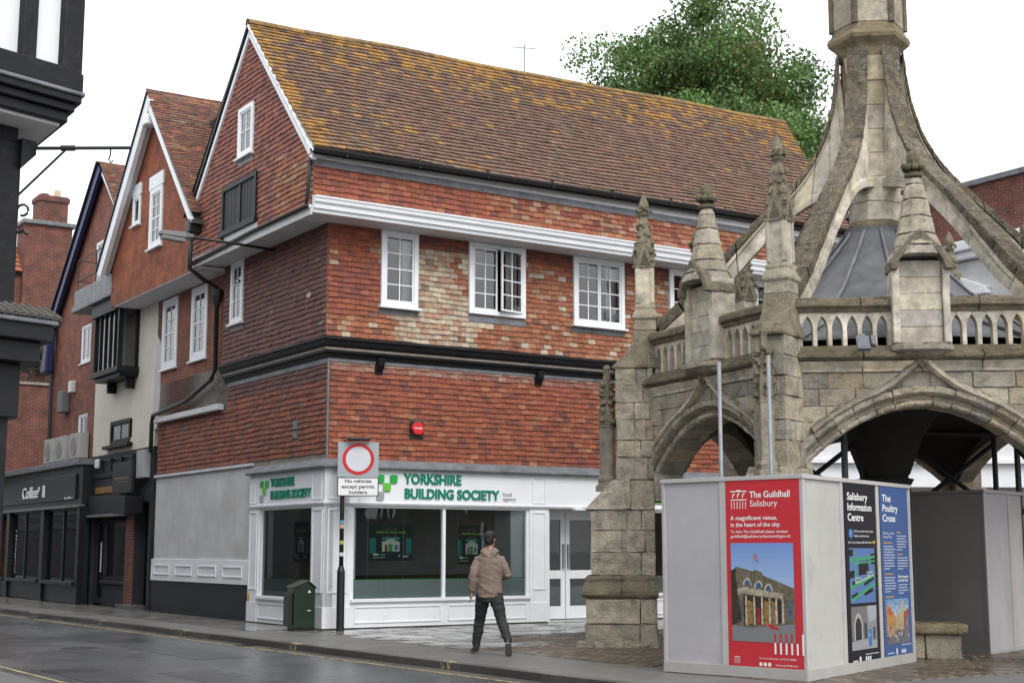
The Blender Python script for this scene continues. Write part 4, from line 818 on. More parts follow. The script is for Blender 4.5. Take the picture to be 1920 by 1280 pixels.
for u in (-.34, -1.6, -2.8): MB(SFm).prism([(u, 5.61), (u+.32, 5.61), (u+.32, 9.4), (u, 9.4)], -.05, .05).build('post', M['timber'], T, bevel=.012)
MB(SFm).box(-6, 0, 5.42, 5.61, -.05, .06).build('sill_beam', M['timber'], T, bevel=.012)
for e, z0, z1, mt in ((.42, 5.385, 5.42, 'lead'), (.40, 5.32, 5.385, 'black'), (.36, 5.25, 5.32, 'black'), (.32, 5.16, 5.25, 'black')): slabT(cor(e, e-.04), z0, z1, 'jetty_moulding', M[mt])
slabT(cor(.26, .24), 5.13, 5.165, 'jetty_soffit', M['soffit'])
bd = cor(.42, .38); m = MB(); 
LW = frame((0, 0, 0), (d1[0], d1[1], 0), (0, 0, 1), (n1[0], n1[1], 0))
MB(LW).box(-.2, .02, 0, 5.0, -.1, .04).build('corner_post', M['timber'], T, bevel=.015); MB(LW).prism([(-.02, 4.75), (.12, 4.9), (.12, 5.02), (-.02, 5.02)], -.1, .1).build('jetty_bracket', M['timber'], T)
slabT(cor(.30, .30), 3.38, 3.42, 'canopy_lead', M['lead']); slabT(cor(.27, .27), 3.24, 3.38, 'canopy_moulding', M['black']); slabT(cor(.2, .2), 3.06, 3.24, 'canopy_fascia', M['black'])
slabT(cor(.06, .1), 2.6, 3.06, 'shop_fascia', M['black'])
m = MB(); cb = cor(.31, .31)
a_, b_ = np.array(cb), np.array(cor(.02, .02)); 
m.loft([[(p[0], p[1], z) for p, z in ((a_-7*d1, 3.43), (a_, 3.43), (a_+7*d2, 3.43))], [(p[0], p[1], z) for p, z in ((b_-7*d1, 3.56), (b_, 3.56), (b_+7*d2, 3.56))]], closed=False)
m.build('canopy_roof', M['lead'], T)
m = MB(); k_ = 0.
for k in range(80):
    p = a_-d1*(k*.075); q = p+n1*-.27; m.tube([(p[0], p[1], 3.435), (q[0], q[1], 3.56)], .02, 6, (.1, .09, .08))
m.build('canopy_tile', M['rooftile'], T)
br = thing('sign_bracket', 'black iron sign bracket with empty hook on the timber-framed house', 'sign bracket', (-4.3, 12.0, 4.95))
e = n2_*1.0; tip = (.93, .33); 
m = MB().tube([(0, 0, 0), (.95, .12, .04)], .016).build('arm', M['iron'], br); MB().tube([(.02, .0, -.42), (.40, .05, .0)], .011).build('stay', M['iron'], br); MB().tube([(.36, .045, .015), (.48, .06, .02)], .026).build('collar', M['iron'], br)
MB().tube([(.78, .1, .04), (.78, .1, -.03), (.765, .1, -.07), (.785, .1, -.1), (.805, .1, -.08)], .007, 6).build('hook', M['iron'], br)
MB().tube([(.0, .0, -.55)]+[(.07+.05*math.cos(t), 0, -.55+.05*math.sin(t)) for t in [math.pi*(1-k/5) for k in range(9)]], .012, 6).build('scroll', M['iron'], br); MB().tube([(0, 0, -.75), (.09, .01, -.73), (.12, .01, -.76)], .018, 6).build('scroll', M['iron'], br)
# ---------------------------------------------------------------- the hexagonal stone market cross
XC, YC, RH, PH = 5.88, 22.5, 3.75, -5.
CR = thing('market_cross', 'hexagonal medieval stone market cross with arches, pinnacles and curved crown', 'monument', (XC, YC, 0))
SCOL = [(4, (.58, .52, .41)), (3, (.55, .50, .41)), (2, (.49, .455, .38)), (2, (.63, .58, .475)), (1, (.58, .49, .35)), (.6, (.41, .38, .33))]
def sc():
    r = random.random()*sum(w for w, _ in SCOL)
    for w, c in SCOL:
        r -= w
        if r <= 0: break
    k = random.uniform(.85, 1.12); return (c[0]*k, c[1]*k*random.uniform(.985, 1.01), c[2]*k*random.uniform(.95, 1.05))
ST = M['stone']
def mat4(fr): return Matrix([list(map(float, r)) for r in fr])
WORN = {'stone', 'weathering', 'plinth_moulding', 'rib_coping', 'coping_stone', 'cornice_stone', 'pinnacle_base', 'spirelet_stone', 'voussoir', 'niche_hood', 'footing_stone', 'hood_mould', 'frieze_stone', 'springer', 'niche_jamb'}
PALE = {'rib_stone', 'pinnacle_shaft', 'niche_stone', 'baluster', 'frieze_stone', 'niche_jamb'}
WTEX = bpy.data.textures.new('worn_stone', 'CLOUDS'); WTEX.noise_scale = .11; WTEX.noise_depth = 3
class Kit:
    """stones built once in a local frame; later sides of the hexagon share their meshes"""
    def __init__(s): s.items = []
    def add(s, name, mb, bevel=.0, smooth=False, mat=None): s.items.append((name, mb.mesh(name, mat or (M['palestone'] if name in PALE else ST), smooth), bevel)); return s
    def place(s, fr, parent, worn=False):
        for name, me, bv in s.items:
            o = bpy.data.objects.new(name, me); put(o, parent); o.matrix_local = mat4(fr)
            if bv: b = o.modifiers.new('b', 'BEVEL'); b.width = bv; b.segments = 2; b.limit_method = 'ANGLE'; b.angle_limit = .7
            if worn and name in WORN:
                q = o.modifiers.new('s', 'SUBSURF'); q.subdivision_type = 'SIMPLE'; q.levels = q.render_levels = 2
                d = o.modifiers.new('d', 'DISPLACE'); d.texture = WTEX; d.texture_coords = 'LOCAL'; d.strength = .035; d.mid_level = .55
def stonebox(x0, x1, y0, y1, z0, z1, g=.002, j=.006): 
    m = MB(); m.box(x0+g, x1-g, y0, y1, z0+g, z1-g, sc(), j); return m
def crocket(m, c, r, n=4):
    for i in range(n): m.blob((c[0]+random.uniform(-.6, .6)*r, c[1]+random.uniform(-.6, .6)*r, c[2]+random.uniform(-.6, .6)*r), r*random.uniform(.45, .8), m.col, 6, 3, j=.25)
def pier_kit():
    k = Kit(); t = .31
    def courses(r0, r1, tw, zs, split=2):
        for z0, z1 in zip(zs, zs[1:]):
            nb = random.choice((split, split+1)) if z1-z0 < .5 else split; xs = sorted([r0, r1]+[r0+(r1-r0)*(i+random.uniform(.3, .7))/nb for i in range(nb-1)])
            for a, b in zip(xs, xs[1:]):
                if random.random() < .45: ym = random.uniform(-.1, .1); parts = ((-tw, ym), (ym, tw))
                else: parts = ((-tw, tw),)
                for y0, y1 in parts:
                    m = MB(); e = random.uniform(-.012, .012); m.box(a+.002, b-.002+(e if b == r1 else 0), y0+.002+(e if y0 == -tw else 0), y1-.002-(e if y1 == tw else 0), z0+.002, z1-.002, sc(), .004); k.add('stone', m, .009)
    MB0 = MB(); MB0.box(3.66, 4.5, -.22, .22, 0, 1); MB0.box(3.66, 4.1, -.2, .2, 1, 4.35); k.add('core', MB0, 0, mat=M['mortar'])
    courses(3.60, 4.72, .36, [0, .36, .74])
    for a in range(9):
        r_ = 3.58+a*.14; k.add('footing_stone', MB().box(r_, r_+.17, -.42+random.uniform(0, .05), .42-random.uniform(0, .05), -.02, .05+random.uniform(0, .06), sc(), .015), .015)
    for (a, b) in ((3.58, 4.15), (4.15, 4.75)):
        m = MB(); m.col = (.3, .27, .2); e = .06 if b > 4.5 else 0
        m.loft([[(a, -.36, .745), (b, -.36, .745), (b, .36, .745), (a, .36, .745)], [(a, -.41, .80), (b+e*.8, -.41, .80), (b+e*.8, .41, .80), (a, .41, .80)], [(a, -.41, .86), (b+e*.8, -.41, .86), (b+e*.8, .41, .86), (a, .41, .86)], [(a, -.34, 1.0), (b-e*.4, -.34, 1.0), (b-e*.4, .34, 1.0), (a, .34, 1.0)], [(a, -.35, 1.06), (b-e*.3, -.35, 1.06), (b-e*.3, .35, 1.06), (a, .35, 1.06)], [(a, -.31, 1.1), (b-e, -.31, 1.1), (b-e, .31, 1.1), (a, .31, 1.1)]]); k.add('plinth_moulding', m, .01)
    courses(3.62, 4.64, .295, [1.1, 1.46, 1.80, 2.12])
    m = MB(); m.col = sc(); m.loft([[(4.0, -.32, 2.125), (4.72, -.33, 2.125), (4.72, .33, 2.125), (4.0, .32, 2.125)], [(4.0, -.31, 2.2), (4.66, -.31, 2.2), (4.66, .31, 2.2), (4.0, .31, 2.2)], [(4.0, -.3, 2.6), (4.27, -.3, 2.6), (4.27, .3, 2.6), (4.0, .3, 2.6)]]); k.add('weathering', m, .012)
    k.add('stone', stonebox(3.62, 4.0, -.31, .31, 2.12, 2.58), .014)
    courses(3.62, 4.22, .245, [2.6, 2.95, 3.22, 3.55, 3.82, 4.1, 4.37], 2)
    m = MB(); m.col = (.32, .285, .21); m.loft([[(3.52, -.25, 4.37), (4.27, -.25, 4.37), (4.27, .25, 4.37), (3.52, .25, 4.37)], [(3.52, -.255, 4.41), (4.28, -.255, 4.41), (4.28, .255, 4.41), (3.52, .255, 4.41)], [(3.54, -.20, 4.60), (4.06, -.20, 4.60), (4.06, .20, 4.60), (3.54, .20, 4.60)], [(3.54, -.19, 4.80), (3.95, -.19, 4.80), (3.95, .19, 4.80), (3.54, .19, 4.80)], [(3.55, -.185, 5.0), (3.92, -.185, 5.0), (3.92, .185, 5.0), (3.55, .185, 5.0)]]); k.add('weathering', m, .012)
    # attached shaft with crocketed top on the pier's outer face
    m = MB(); m.col = sc(); s_ = lambda r, z: [(4.36+r*a, r*b, z) for a, b in ((1, 0), (0, 1), (-1, 0), (0, -1))]
    m.loft([s_(.2, 2.42), s_(.2, 2.5), s_(.15, 2.55), s_(.17, 2.62), s_(.13, 2.68), s_(.13, 3.42), s_(.15, 3.46)]); k.add('shaft', m, .006)
    m = MB(); m.col = (.33, .29, .215); m.loft([s_(.14, 3.46), s_(.12, 3.75), s_(.07, 4.15), s_(.05, 4.36)])
    for z in (3.55, 3.7, 3.85, 4.0, 4.14):
        for a in range(4): q = .13-(z-3.46)*.08; crocket(m, (4.36+q*math.cos(a*math.pi/2+.8), q*math.sin(a*math.pi/2+.8), z), .065, 3)
    m.blob((4.36, 0, 4.4), .065, None, 6, 4); k.add('crocketed_top', m)
    # pinnacle standing on the pier
    pr = 3.73; sq = lambda h, z: [(pr+h, -h, z), (pr+h, h, z), (pr-h, h, z), (pr-h, -h, z)]
    m = MB(); m.col = sc(); m.loft([sq(.185, 5.0), sq(.175, 5.16), sq(.205, 5.2), sq(.205, 5.24), sq(.16, 5.34), sq(.17, 5.38), sq(.15, 5.42)]); k.add('pinnacle_base', m, .008)
    m = MB(); m.col = sc(); m.loft([sq(.135, 5.42), sq(.135, 6.08)])
    for a in range(4):
        c, s_n = math.cos(a*math.pi/2), math.sin(a*math.pi/2)
        for t0, t1 in ((-.135, -.09), (.09, .135)): m.add([(pr+c*(.135+w)-s_n*tt, s_n*(.135+w)+c*tt, z) for z in (5.45, 6.06) for w in (0, .02) for tt in (t0, t1)], [(2, 3, 7, 6), (0, 2, 6, 4), (1, 5, 7, 3)])
    k.add('pinnacle_shaft', m, .004)
    m = MB(); m.col = (.35, .31, .23); m.loft([sq(.13, 6.08), sq(.13, 6.3), sq(.05, 6.9), sq(.045, 6.95)])
    for a in range(4):
        c, s_n = math.cos(a*math.pi/2), math.sin(a*math.pi/2); X_ = lambda w, t_, z: (pr+c*w-s_n*t_, s_n*w+c*t_, z)
        m.add([X_(.165, -.165, 6.03), X_(.165, .165, 6.03), X_(.165, .0, 6.48), X_(.1, -.165, 6.03), X_(.1, .165, 6.03), X_(.1, 0, 6.48)], [(0, 1, 2), (0, 2, 5, 3), (1, 4, 5, 2), (0, 3, 4, 1)])
        m.add([X_(.167, -.085, 6.06), X_(.167, .085, 6.06), X_(.167, .0, 6.32)], [(0, 1, 2)], (.16, .14, .11))
        for z in (6.12, 6.3, 6.45, 6.6, 6.74):
            q = (.175 if z < 6.4 else .135-(z-6.4)*.16); crocket(m, (pr+q*math.cos(a*math.pi/2+.785)*1.1, q*math.sin(a*math.pi/2+.785)*1.1, z), .058, 3)
            if z > 6.35: crocket(m, X_(q*.8, 0, z), .04, 2)
    k.add('crocketed_top', m)
    m = MB(); m.col = (.3, .28, .2); m.lathe([(.05, 6.88), (.09, 6.92), (.1, 6.95), (.05, 6.98)], (pr, 0), 8)
    for a in range(8): crocket(m, (pr+.1*math.cos(a*.785), .1*math.sin(a*.785), 7.0), .04, 2)
    m.lathe([(.045, 6.98), (.085, 7.06), (.075, 7.14), (.03, 7.24), (.005, 7.28)], (pr, 0), 8); k.add('finial', m)
    return k
ZI = lambda x: 3.44-.30*x*x-.03*abs(x)
def nrm(x): d = -.6*x-.03*(1 if x > 0 else -1); L_ = math.hypot(1, d); return (-d/L_, 1/L_)
def off(x, n): q = nrm(x); return (x+q[0]*n, ZI(x)+q[1]*n)
def ZE(x): return ZI(x)+.27*math.sqrt(1+(.6*x)**2)
def face_kit(seed):
    k = Kit(); hw = 1.68
    m = MB()
    xs = [-hw+2*hw*i/24 for i in range(25)]
    for a, b in zip(xs, xs[1:]): m.prism([(a, ZE(a)), (b, ZE(b)), (b, 4.2), (a, 4.2)], -.45, -.03, (.2, .18, .14))
    k.add('core', m, mat=M['mortar'])
    zs = [2.7, 2.98, 3.22, 3.44, 3.68, 3.9]
    for i, (z0, z1) in enumerate(zip(zs, zs[1:])):
        u = -hw-(i % 2)*.2
        while u < hw:
            w_ = random.uniform(.34, .62); a, b = max(u, -hw), min(u+w_, hw); u += w_
            if b-a < .08: continue
            n = 6; pts = [a+.004+(b-a-.008)*j/n for j in range(n+1)]; lo = [max(z0+.004, ZE(x)-.02) for x in pts]
            if min(lo) > z1-.03: continue
            keep = [(x, l) for x, l in zip(pts, lo) if l < z1-.006]
            if len(keep) < 2: continue
            poly = [(x, l-.002) for x, l in keep]+[(keep[-1][0], z1-.002), (keep[0][0], z1-.002)]
            m = MB(); m.prism(poly, -.2, random.uniform(-.012, .012), sc()); k.add('stone', m, .01)
    prof = [(0, -.5), (0, -.03), (.03, .0), (.07, .01), (.09, -.04), (.13, -.05), (.15, .02), (.18, .07), (.24, .08), (.27, .04), (.27, -.4)]
    nv = 13; ed = [-1.585+3.17*i/nv for i in range(nv+1)]
    for a, b in zip(ed, ed[1:]):
        m = MB(); m.col = sc(); e = random.uniform(-.006, .006); rings = []
        for j in range(4): x = a+.003+(b-a-.006)*j/3; rings.append([(*off(x, n), w+e) for n, w in prof])
        m.loft(rings[::-1]); k.add('voussoir', m, .006)
    for x, s in ((-1.6, 1), (1.6, -1)): k.add('springer', MB().box(min(x, x+s*.1), max(x, x+s*.1), 2.25, 2.68, -.46, .03, sc(), .005), .012)
    for s in (-1, 1):                                                      # ogee hood rising to the finial
        P_ = []
        for j in range(25):
            t = j/24; x0 = 1.5*(1-t); zz = ZE(x0)+.02; lift = 0 if x0 > .72 else .38*((.72-x0)/.72)**2.1
            P_.append((s*x0*(1-.0*t), zz+lift))
        m = MB(); m.col = sc(); rings = []
        for j, p in enumerate(P_):
            q0, q1 = P_[max(j-1, 0)], P_[min(j+1, 24)]; d = np.array(q1)-np.array(q0); d /= np.linalg.norm(d); n_ = np.array([-d[1], d[0]])*(s if s < 0 else 1)
            n_ = n_ if n_[1]*1+.0 >= 0 or True else -n_
            h = .055
            rings.append([(p[0]+n_[0]*a_, p[1]+n_[1]*a_, w) for a_, w in ((-h, -.05), (-h, .05), (-h*.4, .1), (h*.4, .11), (h, .06), (h, -.05))])
        m.loft(rings if s > 0 else [r[::-1] for r in rings]); k.add('hood_mould', m, .004)
    m = MB(); m.col = (.3, .25, .17); m.box(-.07, .07, 3.98, 4.2, -.02, .12); crocket(m, (0, 4.0, .1), .06, 4); k.add('hood_finial', m)
    for a, b in ((-hw, -.8), (-.8, 0), (0, .8), (.8, hw)):
        a += .003; b -= .003
        m = MB(); m.col = sc(); m.loft([[(x, z, w) for z, w in ((3.905, -.3), (3.905, .02), (3.95, .03), (4.05, .09), (4.05, -.3))] for x in (b, a)]); k.add('frieze_stone', m, .006)
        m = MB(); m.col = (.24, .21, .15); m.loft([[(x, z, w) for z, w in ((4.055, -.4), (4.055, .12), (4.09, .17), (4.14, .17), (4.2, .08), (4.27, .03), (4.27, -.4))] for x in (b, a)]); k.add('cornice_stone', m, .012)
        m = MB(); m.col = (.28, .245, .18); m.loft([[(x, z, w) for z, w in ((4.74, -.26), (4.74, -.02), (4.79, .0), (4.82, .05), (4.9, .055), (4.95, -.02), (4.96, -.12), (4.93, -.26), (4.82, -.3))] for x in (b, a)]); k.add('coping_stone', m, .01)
    for s in (-1, 1):
        n = 6; sp = (1.62-.40)/n
        for i in range(n+1):
            u = s*(.40+sp*i); h = sp/2; w_ = .03
            R_ = [(u+w_, 4.27), (u+w_, 4.53)]+[(u+w_+(h-w_)*f, z) for f, z in ((.12, 4.58), (.36, 4.63), (.72, 4.67), (1, 4.69))]+[(u+h, 4.75)]
            Lf = [(u-(x-u), z) for x, z in R_[::-1]]
            if i == n and s > 0 or i == n and s < 0: R_ = [(min(x, hw) if s > 0 else x, z) for x, z in R_]
            k.add('baluster', MB().prism(R_+Lf, -.2, -.05, sc()), .008)
    # niche in the middle of the parapet with its canopy and spirelet
    pl = lambda g, w0=-.25: [(-.39+g, w0), (.39-g, w0), (.39-g, .12), (.27-g*.5, .24-g), (-.27+g*.5, .24-g), (-.39+g, .12)]
    P3 = lambda poly, z: [(x, z, w) for x, w in poly]
    m = MB(); m.col = sc(); m.loft([P3(pl(.14), 4.06), P3(pl(.05), 4.14), P3(pl(-.03), 4.18), P3(pl(-.03), 4.24), P3(pl(.03), 4.28)]); k.add('niche_base', m, .006)
    for s in (-1, 1): k.add('niche_jamb', MB().prism([(s*.39-(.10 if s > 0 else 0), 4.28), (s*.39+(.10 if s < 0 else 0), 4.28), (s*.39+(.10 if s < 0 else 0), 5.5), (s*.39-(.10 if s > 0 else 0), 5.5)], -.25, .16, sc()), .014)
    for i in range(5): k.add('niche_stone', MB().box(-.287, .287, 4.28+i*.23, 4.506+i*.23, -.25, .09+random.uniform(-.006, .006), sc(), .003), .006)
    for s in (-1, 1):
        m = MB(); m.col = (.3, .27, .2); m.prism([(0, 5.84), (s*.16, 5.70), (s*.33, 5.54), (s*.41, 5.40), (s*.41, 5.28), (s*.31, 5.28), (s*.29, 5.42), (s*.14, 5.60), (0, 5.70)][::-s], -.25, .27); k.add('niche_hood', m, .02)
    oc = lambda r, z, c=-.03: [(r*math.cos(math.pi/8+a*math.pi/4), z, c-r*math.sin(math.pi/8+a*math.pi/4)) for a in range(8)]
    zz = [(.40, 5.48), (.345, 5.62), (.28, 5.8), (.22, 6.05), (.175, 6.3), (.13, 6.52), (.1, 6.62)]
    for (r0, z0), (r1, z1) in zip(zz, zz[1:]): m = MB(); m.col = sc(); m.loft([oc(r0, z0+.003), oc(r1, z1-.003)]); k.add('spirelet_stone', m, .012)
    m = MB(); m.col = (.22, .2, .13); m.loft([oc(.1, 6.62), oc(.13, 6.64), oc(.13, 6.68), oc(.075, 6.7)])
    for a in range(8): m.blob((.12*math.cos(a*.785), 6.78+random.uniform(-.02, .02), -.03+.12*math.sin(a*.785)), .055, None, 6, 4, j=.2)
    m.loft([oc(.06, 6.7), oc(.095, 6.88), oc(.085, 6.96), oc(.02, 7.02)]); k.add('finial', m)
    return k
def faceframe(kk):
    th = math.radians(180+60*kk+30+PH); ap = RH*math.cos(math.pi/6); n = (math.cos(th), math.sin(th))
    return frame((ap*n[0], ap*n[1], 0), (-n[1], n[0], 0), (0, 0, 1), (n[0], n[1], 0))
def vertframe(kk):
    th = math.radians(180+60*kk+PH); return frame((0, 0, 0), (math.cos(th), math.sin(th), 0), (-math.sin(th), math.cos(th), 0), (0, 0, 1))
fk = [face_kit(0), face_kit(1)]; pk = [pier_kit(), pier_kit()]
for kk in range(6): fk[kk % 2].place(faceframe(kk), CR, kk < 2); pk[kk % 2].place(vertframe(kk), CR, kk < 3)
# curved crown: six flying ribs
TOPC = [(3.55, 5.05), (3.05, 5.52), (2.5, 6.12), (1.75, 6.9), (1.2, 7.45), (.80, 8.1), (.60, 8.8), (.52, 9.5)]
BOTC = [(3.4, 4.8), (2.85, 5.22), (2.4, 5.7), (1.85, 6.32), (1.3, 6.84), (.9, 7.08), (.5, 7.2), (.35, 7.22)]
def cr_(P, t):
    n = len(P)-1; x = t*n; i = min(int(x), n-1); f = x-i; p0, p1, p2, p3 = [np.array(P[min(max(q, 0), n)]) for q in (i-1, i, i+1, i+2)]
    return tuple(.5*((2*p1)+(-p0+p2)*f+(2*p0-5*p1+4*p2-p3)*f*f+(-p0+3*p1-3*p2+p3)*f**3))
def rib_kit():
    k = Kit(); ns = 9
    for s in range(ns):
        ts = [(s+.012+j*.976/4)/ns for j in range(5)]; c1, c2 = sc(), random.choice(((.27, .24, .18), (.33, .29, .21), (.23, .2, .15)))
        def strip(f0, f1, wd, col, nm, e=0):
            rings = []
            for t in ts:
                a, b = np.array(cr_(TOPC, t)), np.array(cr_(BOTC, t)); d = b-a; dl = np.linalg.norm(d)
                p, q = a+d*(f0/dl if f0 < 5 else 1), a+d*(f1/dl if f1 < 5 else 1); rings.append([(p[0], -wd, p[1]), (p[0], wd, p[1]), (q[0], wd, q[1]), (q[0], -wd, q[1])])
            m = MB(); m.col = col; m.loft(rings); k.add(nm, m, .012, mat=M['lichen'] if nm == 'rib_coping' else None)
        strip(-.06, .11, .175, c2, 'rib_coping'); strip(.12, .2, .145, c1, 'rib_stone')
        rings = []
        for t in ts:
            a, b = np.array(cr_(TOPC, t)), np.array(cr_(BOTC, t)); d = b-a; dl = np.linalg.norm(d); p, q, r_ = a+d*.2/dl, b-d*.14/dl, b
            rings.append([(p[0], -.10, p[1]), (p[0], .10, p[1]), (q[0], .10, q[1]), (q[0], .15, q[1]), (r_[0], .15, r_[1]), (r_[0], -.15, r_[1]), (q[0], -.15, q[1]), (q[0], -.10, q[1])])
        m = MB(); m.col = sc(); m.loft(rings); k.add('rib_stone', m, .008)
    return k
rk = rib_kit()
for kk in range(6): rk.place(vertframe(kk), CR, True)
hexr = lambda r, z, n=6, ph=PH: [(r*math.cos(math.radians(ph+360*a/n)), r*math.sin(math.radians(ph+360*a/n)), z) for a in range(n)]
for z0, z1, r0, r1, n in ((6.62, 7.0, .42, .42, 8), (7.0, 7.4, .42, .44, 8), (7.4, 7.8, .42, .40, 8), (7.8, 8.2, .40, .38, 8), (8.2, 8.6, .38, .38, 8), (8.6, 9.0, .38, .40, 8), (9.0, 9.45, .42, .47, 8)):
    m = MB(); m.col = sc(); m.loft([hexr(r0, z0+.003, n, 17), hexr(r1, z1-.003, n, 17)]); m.build('crown_stone', M['palestone'], CR, bevel=.012)
m = MB(); m.col = (.3, .26, .18); m.loft([hexr(.44, 6.70, 8, 17), hexr(.5, 6.62, 8, 17), hexr(.5, 6.56, 8, 17), hexr(.46, 6.5, 8, 17)][::-1]); m.build('pillar_foot', ST, CR, bevel=.008)
m = MB(); m.col = (.34, .28, .18); m.loft([hexr(.50, 9.4), hexr(.52, 9.55), hexr(.56, 9.6), hexr(.66, 9.68), hexr(.68, 9.74), hexr(.66, 9.8), hexr(.60, 9.86), hexr(.58, 9.95)]); m.build('crown_ring', ST, CR, bevel=.01)
for i in range(6):
    for z in range(6):
        a0, a1 = math.radians(PH+60*i+4), math.radians(PH+60*i+56); r = .565
        m = MB(); m.col = sc(); z0, z1 = 9.95+z*.5+.003, 9.95+z*.5+.497
        m.add([(q*math.cos(a), q*math.sin(a), zz) for zz in (z0, z1) for q, a in ((r, a0), (r, a1), (.2, a1), (.2, a0))], [(0, 1, 5, 4), (1, 2, 6, 5), (3, 0, 4, 7), (4, 5, 6, 7), (3, 2, 1, 0)]); m.build('lantern_stone', ST, CR, bevel=.008)
    m = MB(); m.col = (.22, .19, .14); a = math.radians(PH+60*i); m.tube([(.585*math.cos(a), .585*math.sin(a), 9.93), (.57*math.cos(a), .57*math.sin(a), 13)], .055, 6); m.build('lantern_rib', ST, CR)
# lead roof round the pillar, with rolls
lp_ = [(3.15, 4.42), (2.3, 4.75), (1.45, 5.42), (.95, 5.95), (.54, 6.42), (.5, 6.5), (.5, 6.58)]
M['leadroof'] = pm('weathered_lead_roof', (.115, .12, .13), .45, .4, 3, .3, 8, dirt=(.20, .15, .03), dscale=1.6, dlo=.66, dhi=.76)
m = MB(); m.loft([hexr(r, z, 12) for r, z in lp_]); m.build('lead_roof', M['leadroof'], CR)
for a in range(12):
    th = math.radians(PH+30*a); MB().tube([((r+.01)*math.cos(th), (r+.01)*math.sin(th), z+.02) for r, z in lp_[:6]], .03, 6).build('lead_roll', M['lead'], CR, smooth=True)
# vault and central pillar (deep shade under the roof put into a near-black colour)
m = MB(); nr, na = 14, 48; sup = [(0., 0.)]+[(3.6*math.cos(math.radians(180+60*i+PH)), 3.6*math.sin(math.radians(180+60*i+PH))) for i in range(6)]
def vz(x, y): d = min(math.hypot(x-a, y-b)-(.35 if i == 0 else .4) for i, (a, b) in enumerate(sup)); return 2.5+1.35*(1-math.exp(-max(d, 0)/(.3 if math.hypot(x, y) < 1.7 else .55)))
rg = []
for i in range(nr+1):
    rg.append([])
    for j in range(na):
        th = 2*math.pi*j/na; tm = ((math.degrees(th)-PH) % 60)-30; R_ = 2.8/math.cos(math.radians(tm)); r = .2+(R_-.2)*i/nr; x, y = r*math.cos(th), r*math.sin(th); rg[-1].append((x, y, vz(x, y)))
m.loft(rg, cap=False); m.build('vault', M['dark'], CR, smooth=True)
MB().loft([hexr(3.2, 4.05), hexr(3.2, 4.3)], (.2, .18, .14)).build('roof_slab', ST, CR)
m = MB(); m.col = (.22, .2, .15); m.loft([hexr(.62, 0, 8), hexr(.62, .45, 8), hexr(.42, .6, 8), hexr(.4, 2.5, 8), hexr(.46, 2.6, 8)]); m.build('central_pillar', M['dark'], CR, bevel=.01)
# floodlight on the parapet
M['flood'] = pm('floodlight_paint', (.10, .11, .125), .4, .1, 5, 0)
fl = thing('floodlight', 'small grey floodlight hanging on the balustrade of the market cross', 'floodlight', (XC-1.13, YC-3.42, 4.27)); fr_ = faceframe(1).copy(); fr_[:3, 3] = 0
MB(fr_).box(-.03, .03, .0, .12, -.05, .06).build('bracket', M['metal'], fl); ff = frame((0, 0, 0), fr_[:3, 0], fr_[:3, 1]*.8-fr_[:3, 2]*.6, fr_[:3, 2]*.8+fr_[:3, 1]*.6)
MB(ff).box(-.1, .07, -.24, .0, .08, .14).box(-.08, .05, -.21, -.03, .14, .145, (.5, .55, .6)).build('housing', M['flood'], fl, bevel=.01); MB(ff).box(.08, .15, -.2, -.02, .1, .18).build('gear_box', M['flood'], fl, bevel=.02)
# ---------------------------------------------------------------- props and tubes standing under the cross
def proptube(name, label, pts, r=.035, mat='iron', cat='scaffold tube', grp=None):
    o = MB().tube([tuple(np.array(p)-np.array(pts[0])) for p in pts], r, 8).build(name, M[mat], None, smooth=True); o.location = pts[0]; tag(o, label, cat, grp); return o
def trestle(x, y, rz, w, h, label):
    t = thing('scaffold_trestle', label, 'scaffold', (x, y, 0), rz, 'scaffold trestles under the market cross')
    for u in (-w/2, w/2): MB().tube([(u, 0, 0), (u, 0, h)], .045).build('upright', M['iron'], t)
    MB().tube([(-w/2, 0, h*.62), (w/2, 0, h*.95)], .04).build('brace', M['iron'], t); MB().tube([(-w/2, 0, h*.95), (w/2, 0, h*.62)], .04).build('brace', M['iron'], t); MB().tube([(-w/2-.1, 0, h), (w/2+.1, 0, h)], .05).build('beam', M['iron'], t)
trestle(4.75, 22.3, .1, 1.5, 3.4, 'black cross-braced trestle under the left half of the wide arch'); trestle(7.2, 23.4, .2, 1.6, 3.4, 'black cross-braced trestle behind the central pillar'); trestle(8.6, 22.0, -.3, 1.5, 3.3, 'black cross-braced trestle under the right half of the wide arch')
proptube('steel_prop', 'grey steel prop left of the dark central pillar', [(4.95, 21.2, 0), (4.95, 21.2, 3.3)], .05, 'metal', 'steel prop'); proptube('steel_prop', 'green-grey steel prop at the right end of the wide arch', [(7.75, 21.3, 0), (7.75, 21.3, 3.5)], .04, 'metal', 'steel prop')
proptube('steel_post', 'galvanised steel post rising behind the hoarding in front of the narrow arch', [(2.62, 17.85, 0), (2.62, 17.85, 3.85)], .025, 'metal', 'steel post'); proptube('steel_post', 'galvanised steel post rising against the front pier of the market cross', [(3.2, 17.6, 0), (3.2, 17.6, 3.9)], .025, 'metal', 'steel post')
# stone bench between the piers
bn = thing('stone_bench', 'weathered stone bench behind the corner of the poster hoarding', 'bench', (5.35, 20.35, 0), math.radians(-2))
for i in range(3): MB().box(-.6+.5*i, -.11+.5*i, -.2, .3, 0, .34, sc(), .01).build('base_stone', ST, bn, bevel=.02)
MB().box(-.7, .98, -.28, .36, .345, .5, (.36, .31, .2), .012).build('seat_slab', ST, bn, bevel=.04)
